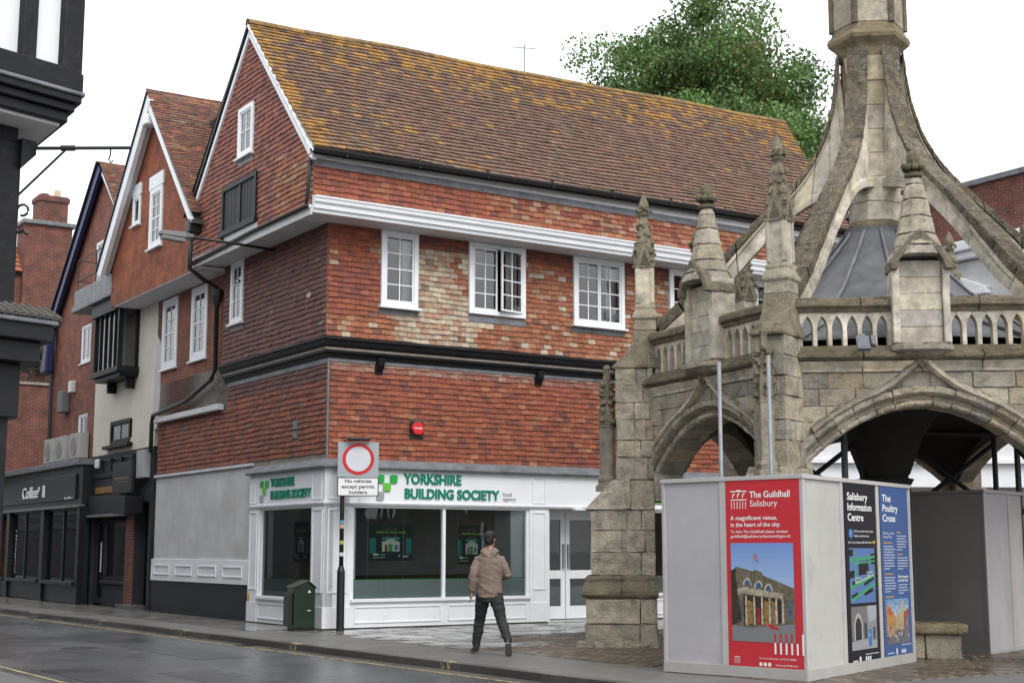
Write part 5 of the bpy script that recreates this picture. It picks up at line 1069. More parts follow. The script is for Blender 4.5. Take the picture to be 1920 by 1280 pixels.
# ---------------------------------------------------------------- hoardings with posters
M['ply'] = pm('grey_painted_board', None, .5, .12, 1.3, .12, 9, dirt=(.27, .25, .23), dscale=2.2, dlo=.56, dhi=.9)
HD = thing('poster_hoarding', 'pale grey board hoarding with three tall posters in front of the market cross', 'hoarding', (1.9, 18.14, 0))
hp = [(0, 0), (1.51, -1.38), (3.57, 1.54), (2.2, 2.6)]
HT = 2.37
M['plyshade'] = pm('shaded_grey_board', (.17, .16, .15), .6, .15, 1.2, .08, 15)  # shade on the wing under the vault, put into the board colour
def panels(thing_, p, q, splits, ht=HT, base=.13, mat='ply'):
    fr, L_ = seg(p, q)
    xs = [0]+splits+[L_]
    g_ = lambda: tuple(c*random.uniform(.94, 1.04) for c in (.455, .44, .435))
    for a, b in zip(xs, xs[1:]):
        MB(fr).box(a+.006, b-.006, base, ht-.04, -.03, -.012, g_(), .003).build('panel', M[mat], thing_, bevel=.003)
        for v in (.2, .75, 1.3, 1.85, 2.27):
            for x in (a+.07, b-.07): MB(fr).lathe([(.006, -.011), (.004, -.0095)], (x, v), 6, (.2, .2, .2)).build('screw', M['col'], thing_)
    for x in xs: MB(fr).box(max(x-.045, 0), min(x+.045, L_), base, ht-.04, -.04, .006, g_()).build('batten', M[mat], thing_, bevel=.004)
    MB(fr).box(-.01, L_+.01, ht-.04, ht+.01, -.07, .02, g_()).build('capping', M[mat], thing_, bevel=.004); MB(fr).box(0, L_, 0, base, -.05, .01, (.40, .385, .37)).build('kickboard', M[mat], thing_, bevel=.004)
    for x in xs[1:-1]: MB(fr).box(x-.04, x+.04, .02, ht-.05, -.12, -.045, (.3, .22, .13)).build('stud', M['col'], thing_)
    return fr, L_
f1, l1 = panels(HD, hp[0], hp[1], [.92]); f2, l2 = panels(HD, hp[1], hp[2], [1.15, 2.36]); panels(HD, hp[2], hp[3], []); panels(HD, hp[3], hp[0], [1.7])
PR = M['print']
def rect(f, u0, u1, v0, v1, col, par, w=0., name='print'): return MB(f).quad((u0, v0, w), (u1, v0, w), (u1, v1, w), (u0, v1, w), col).build(name, PR, par)
def polyp(f, pts, col, par, w=0., name='print'): return MB(f).add([(x, y, w) for x, y in pts], [list(range(len(pts)))], col).build(name, M['photo'] if name == 'picture' else PR, par)
def poster(fr, u0, u1, v0, v1, col, label):
    f = shift(fr, .009); o = MB(f).box(u0, u1, v0, v1, -.006, 0, col).build('poster', PR, HD, label=label); return shift(f, .002), o
TW = M['textwhite']
# red poster
f, o = poster(f1, .97, 2.0, .09, 2.335, (.52, .035, .045), 'red poster with white lettering and a picture of a columned hall')
def hall_logo(f, u, v, s, par):
    R = lambda a, b, c, d: rect(f, u+a*s, u+b*s, v+c*s, v+d*s, (.8, .8, .8), par)
    R(0, 1, .86, .92); R(.4, .6, .92, .97); R(0, 1, .43, .48)
    for i in range(3):
        x = .12+.3*i; polyp(f, [(u+x*s, v+.56*s), (u+(x+.05)*s, v+.56*s), (u+(x+.06)*s, v+.7*s), (u+(x+.16)*s, v+.74*s), (u+(x+.16)*s, v+.8*s), (u+(x+.05)*s, v+.78*s), (u+x*s, v+.7*s)], (.8, .8, .8), par)
    for i in range(6): R(.05+.17*i, .09+.17*i, 0, .36)
hall_logo(f, 1.04, 1.99, .235, o)
text('The Guildhall', f, 1.315, 2.12, .078, TW, o, width=.56, bold=.02); text('Salisbury', f, 1.315, 2.015, .078, TW, o, width=.38)
text('A magnificent venue,', f, 1.035, 1.855, .052, TW, o, width=.66, bold=.015); text('in the heart of the city.', f, 1.035, 1.775, .052, TW, o, width=.70, bold=.015)
text('To hire The Guildhall please contact', f, 1.035, 1.70, .034, TW, o, width=.80, bold=.01); text('guildhall@salisburycitycouncil.gov.uk', f, 1.035, 1.645, .034, TW, o, width=.84, bold=.01)
fp = shift(f, .001); U = lambda x: 1.03+.87*x; V = lambda y: .42+1.16*y
m = MB(fp); n = 14
for i in range(n):
    t = i/(n-1); a, b = .30+.70*i/n, .30+.70*(i+1)/n; c = (.40-.22*t, .54-.24*t, .72-.12*t); m.quad((U(0), V(a), 0), (U(1), V(a), 0), (U(1), V(b), 0), (U(0), V(b), 0), c)
m.build('picture', PR, o)
rect(fp, U(0), U(1), V(0), V(.22), (.20, .21, .22), o, .0006, 'picture')
PP = lambda pts, c, w: polyp(fp, [(U(x), V(y)) for x, y in pts], c, o, w, 'picture')
PP([(0, .16), (.02, .70), (.08, .76), (.36, .71), (.38, .73), (.5, .70), (.52, .67), (.72, .62), (1, .545), (1, .19), (.3, .14)], (.17, .145, .10), .001)
PP([(.0, .16), (.0, .72), (.07, .74), (.10, .5), (.16, .2)], (.05, .045, .035), .0013)
PP([(.10, .53), (.20, .555), (.83, .49), (.83, .44), (.18, .485), (.10, .47)], (.40, .35, .26), .0016); PP([(.19, .47), (.82, .43), (.82, .2), (.2, .16)], (.05, .035, .025), .0016)
for x in (.22, .35, .475, .595, .70, .80): PP([(x, .155+.05*x), (x+.035, .155+.05*x), (x+.03, .475-.05*x), (x+.003, .475-.05*x)], (.52, .47, .38), .002)
for x in (.26, .52, .63): PP([(x, .17), (x+.08, .18), (x+.08, .4), (x, .42)], (.28, .17, .06), .0018)
PP([(.40, .17), (.46, .17), (.46, .34), (.40, .34)], (.35, .04, .03), .0019); PP([(.53, .18), (.63, .18), (.78, .13), (.66, .13)], (.55, .03, .03), .002)
for x, y in ((.26, .61), (.44, .585), (.60, .555)):
    PP([(x-.07+.14*k/8, y-.04) for k in (0,)]+[(x+.07*math.cos(math.pi*(1-k/8)), y-.04+.075*math.sin(math.pi*(1-k/8))) for k in range(9)], (.5, .47, .4), .002); PP([(x+.045*math.cos(math.pi*(1-k/8)), y-.04+.055*math.sin(math.pi*(1-k/8))) for k in range(9)], (.06, .12, .25), .0024)
PP([(.9, .23), (.97, .24), (.97, .42), (.9, .42)], (.1, .14, .2), .002); PP([(.372, .71), (.376, .71), (.376, .97), (.372, .97)], (.3, .3, .3), .002); PP([(.377, .9), (.42, .87), (.45, .80), (.40, .83), (.377, .84)], (.45, .05, .08), .0024); PP([(.385, .88), (.42, .84), (.43, .82), (.39, .85)], (.6, .6, .65), .0027)
for i in range(6):
    if i < 4: rect(fp, 1.615+.075*i, 1.64+.075*i, .42, .53, (.52, .035, .045), o, .003)
    rect(fp, 1.615+.075*i, 1.64+.075*i, .29, .42 if i < 5 else .53, (.8, .8, .8), o, .003)
hall_logo(f, 1.05, .16, .085, o)
for i in range(3): polyp(f, [(1.42+.06*i+.024*math.cos(k*.524), .165+.024*math.sin(k*.524)) for k in range(12)], (.78, .76, .75), o)
text('For more information call 01722 342860', f, 1.40, .225, .022, TW, o, width=.5); text('salisburyguildhall.co.uk', f, 1.62, .155, .022, TW, o, width=.3)
# dark information poster
f, o = poster(f2, 1.235, 2.27, .07, 2.33, (.012, .013, .02), 'black poster for the information centre with a street map')
for i, s in enumerate(('Salisbury', 'Information', 'Centre')): text(s, f, 1.31, 2.12-.13*i, .092, TW, o, width=(.68, .80, .52)[i], bold=.02)
polyp(f, [(1.40+.075*math.cos(k*.4), 1.70+.06*math.sin(k*.4)) for k in range(16)], (.05, .16, .42), o); text('i', f, 1.38, 1.67, .06, TW, o, bold=.05)
text('History around every corner.', f, 1.50, 1.72, .03, TW, o, width=.66); text('Help around this one.', f, 1.50, 1.66, .03, TW, o, width=.5); text('Just a two minute walk from here', f, 1.31, 1.58, .03, TW, o, width=.78)
polyp(f, [(2.12, 1.58), (2.17, 1.58), (2.17, 1.56), (2.21, 1.595), (2.17, 1.63), (2.17, 1.61), (2.12, 1.61)], (.55, .33, .03), o)
U = lambda x: 1.32+.84*x; V = lambda y: .84+.68*y
def Q(pts, c, w=.001, par=None): polyp(f, [(U(x), V(y)) for x, y in pts], c, o, w)
Q([(0, 0), (1, 0), (1, 1), (0, 1)], (.09, .17, .36), .0005)
for pts in ([(.35, .5), (.75, .53), (.75, .78), (.35, .75)], [(0, .45), (.2, .47), (.2, .6), (0, .58)], [(.85, .7), (1, .7), (1, .9), (.85, .9)], [(.55, .3), (.95, .42), (.95, .48), (.55, .36)], [(.1, .32), (.4, .36), (.4, .42), (.1, .4)], [(.05, .05), (.3, .1), (.3, .2), (.05, .15)], [(.55, .12), (.9, .2), (.9, .27), (.55, .2)], [(0, .85), (.15, .86), (.15, .98), (0, .97)]): Q(pts, (.012, .013, .02))
for a, b, wd_ in (((0, .78), (1, .84), .022), ((.18, .95), (.22, .3), .02), ((.2, .72), (1, .76), .015), ((0, .28), (.5, .38), .025), ((.5, .38), (1, .5), .02), ((.02, .05), (1, .34), .025), ((.82, .82), (.82, .5), .015)):
    d = np.array([b[0]-a[0], b[1]-a[1]]); d /= np.linalg.norm(d); nn = np.array([-d[1], d[0]])*wd_; Q([tuple(np.array(a)-nn), tuple(np.array(b)-nn), tuple(np.array(b)+nn), tuple(np.array(a)+nn)], (.05, .32, .12), .0015)
Q([(.2, .35), (.95, .5), (.95, .515), (.2, .365)], (.7, .65, .4), .002)
for x, y in ((.2, .44), (.66, .54)): text('You are\nhere' if x < .5 else 'Information\nCentre', shift(f, .002), U(x), V(y), .028, TW, o, width=.2)
V = lambda y: .27+.53*y
Q([(0, 0), (1, 0), (1, 1), (0, 1)], (.22, .24, .26), .0005); Q([(0, 0), (1, 0), (1, .18), (0, .26)], (.30, .30, .31))
Q([(0, .2), (0, 1), (.62, 1), (.62, .25)], (.16, .16, .155), .001); Q([(.1, .22), (.1, .6), (.17, .78), (.27, .86), (.37, .78), (.44, .6), (.44, .24)], (.38, .36, .33), .0013); Q([(.15, .22), (.15, .58), (.2, .7), (.27, .76), (.34, .7), (.39, .58), (.39, .24)], (.03, .03, .035), .0016)
Q([(.5, .25), (.6, .25), (.6, .6), (.5, .62)], (.04, .05, .06), .0016); Q([(.66, .05), (.78, .06), (.78, .45), (.66, .45)], (.04, .16, .45), .002); Q([(.7, .6), (1, .7), (1, 1), (.62, 1)], (.34, .36, .38), .0013); Q([(.85, .2), (.93, .22), (.93, .5), (.85, .5)], (.05, .05, .06), .0016)
text('i', shift(f, .003), U(.69), V(.28), .05, TW, o, bold=.04)
for i in range(3): rect(f, 1.75+.07*i, 1.795+.07*i, .13, .18, (.7, .7, .7), o)
rect(f, 1.34, 1.5, .13, .15, (.5, .5, .5), o); polyp(f, [(1.58+.035*math.cos(k*.6), .155+.04*math.sin(k*.6)) for k in range(10)], (.6, .6, .6), o); rect(f, 1.75, 2.2, .2, .212, (.45, .45, .45), o)
# blue poster
f, o = poster(f2, 2.43, 3.45, .08, 2.34, (.045, .10, .27), 'blue poster about the market cross with columns of text')
for i, s in enumerate(('The', 'Poultry', 'Cross')): text(s, f, 2.50, 2.13-.13*i, .092, TW, o, width=(.32, .56, .46)[i], bold=.02)
def para(u, v, n, wd_, c=(.42, .47, .56)):
    for i in range(n): rect(f, u, u+wd_*(random.uniform(.8, 1) if i < n-1 else .5), v-.036*i, v-.036*i+.014, c, o)
text('The history of the\nPoultry Cross', f, 2.50, 1.70, .033, TW, o, width=.40)
ORc = (.5, .26, .08); v = 1.58
for n in (9, 6, 6, 5):
    rect(f, 2.5, 2.5+.32, v, v+.016, ORc, o); para(2.5, v-.045, n, .42); v -= .045+.036*n+.035
rect(f, 2.99, 3.15, 1.72, 1.736, ORc, o); para(2.99, 1.675, 6, .4); rect(f, 2.99, 3.2, 1.43, 1.446, ORc, o); para(2.99, 1.385, 5, .4); text("What's happening\nand what's next?", f, 2.99, 1.13, .036, TW, o, width=.4, bold=.02); para(2.99, 1.03, 4, .38)
U = lambda x: 2.52+.82*x; V = lambda y: .28+.58*y
m = MB(f)
for i in range(8): c = (.16+.05*i, .32+.035*i, .55); m.quad((U(0), V(1-.06*i-.06), .0005), (U(1), V(1-.06*i-.06), .0005), (U(1), V(1-.06*i), .0005), (U(0), V(1-.06*i), .0005), c)
m.build('picture', M['photo'], o)
Q([(0, 0), (1, 0), (1, .5), (0, .5)], (.13, .13, .15), .0008); Q([(0, .3), (0, .9), (.15, .84), (.3, .66), (.38, .62), (.38, .3), (.15, .1)], (.42, .22, .08), .001); Q([(0, .7), (.14, .86), (.3, .66), (.2, .62)], (.45, .10, .05), .0012)
Q([(.36, .3), (.36, .62), (.6, .66), (.66, .72), (.66, .3)], (.4, .3, .16), .001); Q([(.62, .3), (.62, .7), (.70, .95), (.73, 1.), (.77, .9), (.77, .3)], (.42, .38, .22), .0012); Q([(.75, .25), (.75, .68), (1, .78), (1, .1)], (.3, .08, .06), .0013); Q([(.82, .05), (.82, .55), (1, .6), (1, 0)], (.16, .13, .14), .0015)
for i in range(60):
    x, y = random.uniform(.05, .95), random.uniform(.05, .5); s = .02+.05*(.5-y); Q([(x, y), (x+s, y), (x+s, y+2*s), (x, y+2*s)], random.choice(((.3, .3, .33), (.08, .09, .14), (.35, .14, .1), (.05, .05, .07), (.25, .26, .3), (.45, .43, .4))), .002+.00002*i)
for i in range(3): rect(f, 3.02+.06*i, 3.06+.06*i, .15, .2, (.7, .7, .72), o)
polyp(f, [(2.85+.03*math.cos(k*.6), .18+.05*math.sin(k*.6)) for k in range(10)], (.6, .6, .65), o); rect(f, 2.52, 2.75, .16, .175, (.45, .5, .55), o); rect(f, 3.02, 3.4, .25, .262, (.45, .5, .55), o)
# second hoarding further back under the cross
H2 = thing('plain_hoarding', 'plain grey board hoarding without posters under the right arch of the market cross', 'hoarding', (6.94, 21.05, 0))
panels(H2, (-1.55, 1.55), (0, 0), [1.0], 2.37, .05, 'plyshade'); panels(H2, (0, 0), (2.9, 3.4), [.95, 2.1, 3.3], 2.37, .05)
# ---------------------------------------------------------------- traffic sign on its black post
SP = thing('no_vehicles_sign', 'no vehicles road sign on a black post at the corner of the shopfront', 'road sign', WL(.1, -.49, 0))
MB().tube([(0, 0, 0), (0, 0, 1.1)], .075, 12).lathe([(.075, 1.1), (.045, 1.2)], (0, 0), 12).build('post_base', M['iron'], SP, smooth=False); MB().tube([(0, 0, 1.15), (0, 0, 3.5)], .042, 12).build('post', M['iron'], SP, smooth=True)
SFr = frame((.30, -.07, 0), (.995, .1, 0), (0, 0, 1), (.1, -.995, 0))
M['signgrey'] = pm('sign_backing', (.36, .39, .42), .5, .05, 3, 0); M['signred'] = pm('sign_red', (.55, .015, .02), .4, 0, 3, 0)
MB(SFr).box(-.385, .385, 2.86, 3.52, -.01, 0).build('plate', M['signgrey'], SP); MB(SFr).box(-.39, .39, 2.50, 2.855, -.008, .004).build('text_plate', M['textblack'], SP, bevel=.004); MB(SFr).box(-.372, .372, 2.517, 2.838, .004, .006).build('text_panel', M['textwhite'], SP)
ci = lambda r, n=40: [(r*math.cos(2*math.pi*k/n), 3.2+r*math.sin(2*math.pi*k/n)) for k in range(n)]
MB(SFr).prism(ci(.30), 0, .004).build('red_ring', M['signred'], SP); MB(SFr).prism(ci(.235), .004, .006, (.62, .64, .68)).build('white_disc', M['col'], SP)
for i, (s, w_) in enumerate((('No vehicles', .50), ('except permit', .62), ('holders', .34))): text(s, shift(SFr, .008), -w_/2, 2.755-.105*i, .068, M['textblack'], SP, width=w_, bold=.02)
MB(SFr).box(-.15, .0, 2.37, 2.48, -.02, .0, (.6, .61, .62)).build('zone_plate', M['col'], SP); MB(SFr).box(-.22, .22, 3.55, 3.6, -.2, .12).build('lamp_hood', M['iron'], SP, bevel=.02); MB(SFr).tube([(-.26, 3.3, -.05), (-.26, 3.56, -.05)], .025, 8).build('lamp_bracket', M['iron'], SP)
for z, c in ((1.98, (.12, .3, .5)), (1.9, (.6, .35, .25)), (1.6, (.35, .4, .1)), (1.38, (.6, .6, .6))): MB().lathe([(.0435, z), (.0435, z+.07)], (0, 0), 12, c).build('sticker', M['col'], SP)
# green street cabinet
CB = thing('street_cabinet', 'dark green street bin with sloping lid against the white shopfront', 'litter bin', WL(-.42, .12, 0), ROT-.12)
M['bingreen'] = pm('green_enamel', (.012, .028, .014), .35, .2, 4, .05, 30)
BF = frame((0, 0, 0), (1, 0, 0), (0, 0, 1), (0, -1, 0))
MB(BF).prism([(-.21, .04), (.21, .04), (.21, .78), (.07, .9), (-.21, .8)], -.22, .2).build('body', M['bingreen'], CB, bevel=.015); MB(BF).prism([(-.23, .79), (.07, .9), (.23, .77), (.23, .8), (.07, .935), (-.23, .82)], -.24, .22).build('lid', M['bingreen'], CB, bevel=.008)
MB(BF).box(-.2, .2, 0, .045, -.2, .18).build('foot', M['iron'], CB); MB(BF).prism([(.06, .70), (.12, .70), (.09, .755)], .2, .206, (.7, .7, .7)).build('badge', M['col'], CB); MB(BF).box(.05, .12, .36, .38, .2, .22, (.5, .5, .5)).build('handle', M['col'], CB); MB(BF).box(-.29, -.215, .08, .70, -.2, .15).build('side_flap', M['iron'], CB, bevel=.01)
# ---------------------------------------------------------------- television aerial on the ridge
AE = thing('television_aerial', 'thin grey television aerial on the ridge of the tiled roof', 'aerial', WL(6.3, 2.6, 12.85), ROT)
MB().tube([(0, 0, 0), (0, 0, .75)], .015, 6).build('mast', M['metal'], AE); MB().tube([(-.35, 0, .62), (.4, .1, .75)], .01, 6).build('boom', M['metal'], AE)
for i in range(7): u = -.3+.11*i; MB().tube([(u, -.02, .55+.02*i), (u, .08, .83+.02*i)], .006, 5).build('element', M['metal'], AE)
# ---------------------------------------------------------------- buildings closing the square behind the cross
BP = thing('parapet_building', 'red brick building with stone parapet and white cornice behind the market cross at right', 'building', (12.2, 36.5, 0), ROT)
PF = frame((0, 0, 0), (0, -1, 0), (0, 0, 1), (-1, 0, 0))
MB(PF).box(-6.5, 14, 4.2, 9.0, -.4, 0).build('wall', M['greywhite'], BP); MB(PF).box(-6.5, 14, 9.5, 11.0, -.4, -.05).build('parapet', M['brick_dark'], BP); MB(PF).box(-6.6, 14, 11.0, 11.14, -.5, .05).build('coping', M['lead'], BP)
MB(PF).box(-6.6, 14, 9.25, 9.52, -.4, .32).box(-6.55, 14, 9.05, 9.25, -.4, .2).build('cornice', M['white'], BP, bevel=.03)
for u in (-4.8, -1.4, 2.0): 
    window(BP, PF, u, u+1.5, 5.9, 7.9, 2, 1, 1, fw=.12, w=.05, depth=.15, bar=.05); MB(PF).box(u-.25, u+1.75, 8.05, 8.2, 0, .2).prism([(u-.3, 8.2), (u+1.8, 8.2), (u+.75, 8.65)], 0, .18).box(u-.15, u-.0, 5.8, 8.05, 0, .08).box(u+1.5, u+1.65, 5.8, 8.05, 0, .08).build('window_surround', M['white'], BP, bevel=.02)
MB(PF).box(-6.5, 14, 0, 4.2, -.3, -.02).build('lower_wall', M['brick_red'], BP); MB(PF).box(-4.9, 12, 5.0, 5.25, 0, .15).build('string_course', M['white'], BP)
WS = thing('white_shop_building', 'low white shop building with grey shutters seen through the arches of the market cross', 'building', (9.3, 33.5, 0), math.radians(4))
WF = frame((0, 0, 0), (1, 0, 0), (0, 0, 1), (0, -1, 0))
MB(WF).box(-2.6, 9, 0, 3.0, -.6, -.4).build('wall', M['greywhite'], WS); MB(WF).box(-2.6, 9, 2.95, 3.5, -.5, .0).build('fascia', M['white'], WS, bevel=.01); MB(WF).box(-2.65, 9, 3.5, 3.62, -.6, .15).build('ledge', M['white'], WS, bevel=.01); MB(WF).box(-2.6, 9, 3.62, 4.9, -.8, -.2).build('upper_wall', M['soffit'], WS)
for i in range(5): MB(WF).box(-2.4+2.2*i, -.35+2.2*i, .1, 2.75, -.42, -.36, (.33, .31, .30)).build('shutter', M['col'], WS)
for i in range(6): MB(WF).box(-2.6+2.2*i, -2.4+2.2*i, 0, 2.95, -.42, -.25).build('pilaster', M['white'], WS, bevel=.01)
# ---------------------------------------------------------------- tree behind the roof
TR = thing('tree', 'large leafy green tree rising behind the lichen-covered roof', 'tree', (6.9, 49, 0))
def leafmat():
    m, t, N, L, P = nodes('leaf'); a = N.new('ShaderNodeAttribute'); a.attribute_name = 'Col'; L.new(a.outputs['Color'], P.inputs['Base Color']); P.inputs['Roughness'].default_value = .55
    tl = N.new('ShaderNodeBsdfTranslucent'); L.new(a.outputs['Color'], tl.inputs[0]); mx = N.new('ShaderNodeMixShader'); mx.inputs[0].default_value = .28; L.new(P.outputs[0], mx.inputs[1]); L.new(tl.outputs[0], mx.inputs[2]); L.new(mx.outputs[0], N['Material Output'].inputs[0]); return m
M['leaf'] = leafmat(); M['bark'] = pm('bark', (.09, .075, .06), .9, .4, 6, .8, 14)
m = MB(); m.tube([(0, 0, 0), (.1, 0, 4), (0, .1, 8), (.1, 0, 11)], [.45, .36, .3, .22], 10); m.build('trunk', M['bark'], TR, smooth=True)
cl = []
rg_ = np.random.default_rng(5)
while len(cl) < 460:
    p = rg_.uniform(-1, 1, 3); r = np.linalg.norm(p)
    if r > 1 or r < .35: continue
    if r > .8 and rg_.random() < .25: continue
    lob = 1+.14*math.sin(p[0]*5+1)+.10*math.sin(p[1]*6+p[2]*4)+.14*max(0, abs(p[0])*p[2])*2
    cl.append((p[0]*4.45*lob-.05, p[1]*4.2*lob, 15.0+p[2]*5.8*lob))
br_ = MB()
for c in cl[:70]:
    base = (c[0]*.1, c[1]*.1, max(9.5, c[2]-4.5)); mid = (c[0]*.5, c[1]*.5, (base[2]+c[2])/2-.2); br_.tube([base, mid, c], [.09, .05, .02], 5)
br_.build('branches', M['bark'], TR)
NL = 380; vs, fs, cs = [], [], []
for c in cl:
    n = int(NL*rg_.uniform(.6, 1.2)); k = rg_.uniform(.6, 1.25); yel = rg_.random() < .12
    P_ = rg_.normal(size=(n, 3)); P_ /= np.linalg.norm(P_, axis=1)[:, None]; P_ *= (rg_.random(n)**.45)[:, None]*np.array([.95, .95, .7])*rg_.uniform(.7, 1.25)
    D = rg_.normal(size=(n, 3)); D[:, 2] -= .5; D /= np.linalg.norm(D, axis=1)[:, None]; E_ = np.cross(D, rg_.normal(size=(n, 3))); E_ /= np.linalg.norm(E_, axis=1)[:, None]; Nn = np.cross(D, E_)
    s = rg_.uniform(.055, .135, n)[:, None]; O_ = P_+np.array(c)
    leaf = [O_, O_+D*s*.55+E_*s*.62-Nn*s*.1, O_+D*s*.9+E_*s*.22, O_+D*s*1.35, O_+D*s*.9-E_*s*.22, O_+D*s*.55-E_*s*.62-Nn*s*.1]
    b0 = len(vs); A = np.stack(leaf, 1).reshape(-1, 3); vs.extend(A.tolist())
    for i in range(n):
        q = b0+6*i; fs.append([q, q+1, q+2, q+3]); fs.append([q, q+3, q+4, q+5]); u = rg_.uniform(.65, 1.35)*k
        col = (.115*u, .205*u, .055*u) if not (yel and rg_.random() < .3) else (.24*u, .19*u, .05*u)
        if rg_.random() < .004: col = (.22, .11, .04)
        cs += [col, col]
m = MB(); m.v = vs; m.f = fs; m.c = cs; m.n = len(vs); m.build('crown', M['leaf'], TR, kind='stuff')
# ---------------------------------------------------------------- the man walking away
from mathutils import noise as mnoise
PN = thing('person', 'person in brown hooded sweatshirt and dark trousers walking away across the pavement', 'person', (-.33, 21.17, 0), math.radians(2))
def sweep(m, pts, rad, n=14, flat=None):
    """limb: rings across the path; rad entries r or (r_side, r_depth)"""
    P = [Vector(p) for p in pts]; rings = []
    for i, p in enumerate(P):
        d = (P[min(i+1, len(P)-1)]-P[max(i-1, 0)]).normalized(); a = Vector((1, 0, 0)); a = (a-d*a.dot(d)).normalized(); b = d.cross(a)
        rx, ry = rad[i] if hasattr(rad[i], '__len__') else (rad[i], rad[i])
        rings.append([tuple(p+rx*math.cos(t)*a+ry*math.sin(t)*b) for t in [2*math.pi*k/n for k in range(n)]])
    m.loft(rings); return m
def remesh(m, name, mat, parent, vox, smooth=6, disp=None):
    o = m.build('tmp', mat); r = o.modifiers.new('r', 'REMESH'); r.mode = 'VOXEL'; r.voxel_size = vox
    s = o.modifiers.new('s', 'SMOOTH'); s.iterations = smooth; s.factor = .5
    dg = bpy.context.evaluated_depsgraph_get(); me = bpy.data.meshes.new_from_object(o.evaluated_get(dg)); bpy.data.objects.remove(o)
    if disp:
        ns = [v.normal.copy() for v in me.vertices]
        for v, n_ in zip(me.vertices, ns): v.co += n_*disp(v.co)
    me.polygons.foreach_set('use_smooth', [True]*len(me.polygons)); me.materials.clear(); me.materials.append(mat); me.name = name
    return put(bpy.data.objects.new(name, me), parent)
M['skin'] = pm('skin', (.42, .22, .15), .5, .15, 20, .1, 80); M['hoodie'] = pm('brown_jersey', (.215, .16, .13), .9, .12, 12, .5, 260); M['trouser'] = pm('dark_trouser', (.022, .023, .023), .85, .25, 10, .4, 200); M['hair'] = pm('dark_hair', (.008, .007, .007), .55, .4, 40, .9, 160); M['shoe'] = pm('black_shoe', (.012, .012, .013), .4, .2, 20, .2, 60)
HL, KL, AL = (-.09, .02, .86), (-.14, .17, .48), (-.195, .22, .09)
HR, KR, AR = (.085, .0, .86), (.175, -.08, .48), (.265, -.42, .2)
SL, EL, WLf = (-.168, 0, 1.362), (-.245, -.05, 1.13), (-.265, .0, .885)
SR, ER, WR = (.168, 0, 1.362), (.265, -.02, 1.14), (.17, .21, 1.10)
b = MB()
sweep(b, [(0, .0, .84), (0, 0, .95), (0, 0, 1.1), (0, 0, 1.25), (0, 0, 1.38), (0, 0, 1.45)], [(.15, .11), (.155, .11), (.14, .1), (.165, .11), (.17, .095), (.08, .07)])
sweep(b, [(0, -.01, 1.40), (0, .01, 1.5), (0, .03, 1.58)], [.065, .056, .058])
for A, K_, Z in ((HL, KL, AL), (HR, KR, AR)): sweep(b, [A, tuple((np.array(A)+K_)/2), K_, tuple(np.array(K_)*.7+np.array(Z)*.3), Z], [.085, .075, .055, .058, .038])
for s, A, E1, Z in ((-1, SL, EL, WLf), (1, SR, ER, WR)): sweep(b, [A, tuple((np.array(A)+E1)/2), E1, tuple((np.array(E1)+Z)/2), Z], [.055, .047, .038, .038, .027])
hc = Vector((.004, .035, 1.655)); yaw = math.radians(-22)                    # head, turned a little to the right
hr = []
for z, rx, ry, oy in ((-.115, .03, .035, .05), (-.10, .05, .062, .03), (-.06, .064, .082, .012), (-.01, .073, .095, .0), (.04, .076, .098, -.004), (.075, .068, .088, -.006), (.1, .045, .06, -.006), (.112, .015, .02, -.005)):
    hr.append([tuple(hc+Matrix.Rotation(yaw, 3, 'Z') @ Vector((rx*math.cos(t), oy+ry*math.sin(t), z))) for t in [2*math.pi*k/16 for k in range(16)]])
b.loft(hr)
Rz = lambda x, y, z: tuple(hc+Matrix.Rotation(yaw, 3, 'Z') @ Vector((x, y, z)))
b.blob(Rz(0, .1, -.02), .016, None, 8, 5, .9, 1.3, 1.6); b.blob(Rz(0, .088, -.06), .014, None, 8, 5, 1.7, .7, .5)
for s in (-1, 1): b.blob(Rz(s*.077, -.005, -.012), .022, None, 8, 6, .42, .9, 1.45); b.blob(Rz(s*.03, .086, .012), .012, None, 8, 5)
def hand(m, w, d, curl, side):
    w = Vector(w); d = Vector(d).normalized(); a = Vector((0, 1, 0)); a = (a-d*a.dot(d)).normalized(); n_ = d.cross(a)*side
    m.loft([[tuple(w+d*t+a*(ra*math.cos(q))+n_*(.014*math.sin(q))) for q in [2*math.pi*k/10 for k in range(10)]] for t, ra in ((-.02, .024), (.02, .034), (.06, .041), (.092, .04))])
    for i, (o_, l) in enumerate(((.031, .068), (.011, .078), (-.010, .073), (-.030, .058))):
        p = w+d*.086+a*o_; pts = [p]; dd = d.copy()
        for k in range(3): dd = (dd+n_*curl*(.5+.5*k)).normalized(); p = p+dd*l*(.44, .32, .24)[k]; pts.append(p)
        sweep(m, [tuple(q) for q in pts], [.0092, .009, .0082, .0065], 8)
    p = w+d*.03+a*.03; sweep(m, [tuple(p), tuple(p+a*.022+d*.026+n_*.012), tuple(p+a*.030+d*.056+n_*.02), tuple(p+a*.028+d*.078+n_*.026)], [.012, .0115, .0098, .007], 8)
hand(b, WLf, (.03, .03, -1), .45, -1); hand(b, WR, (-.45, .85, .15), .5, 1)
body = remesh(b, 'body', M['skin'], PN, .0065, 3)
h = MB()
sweep(h, [(0, 0, .80), (0, 0, .835), (0, 0, .88), (0, 0, 1.0), (0, -.005, 1.15), (0, -.01, 1.3), (0, -.005, 1.40), (0, .0, 1.455), (0, .01, 1.49)], [(.184, .134), (.188, .138), (.192, .140), (.184, .134), (.184, .134), (.19, .134), (.172, .12), (.112, .095), (.075, .075)], 20)
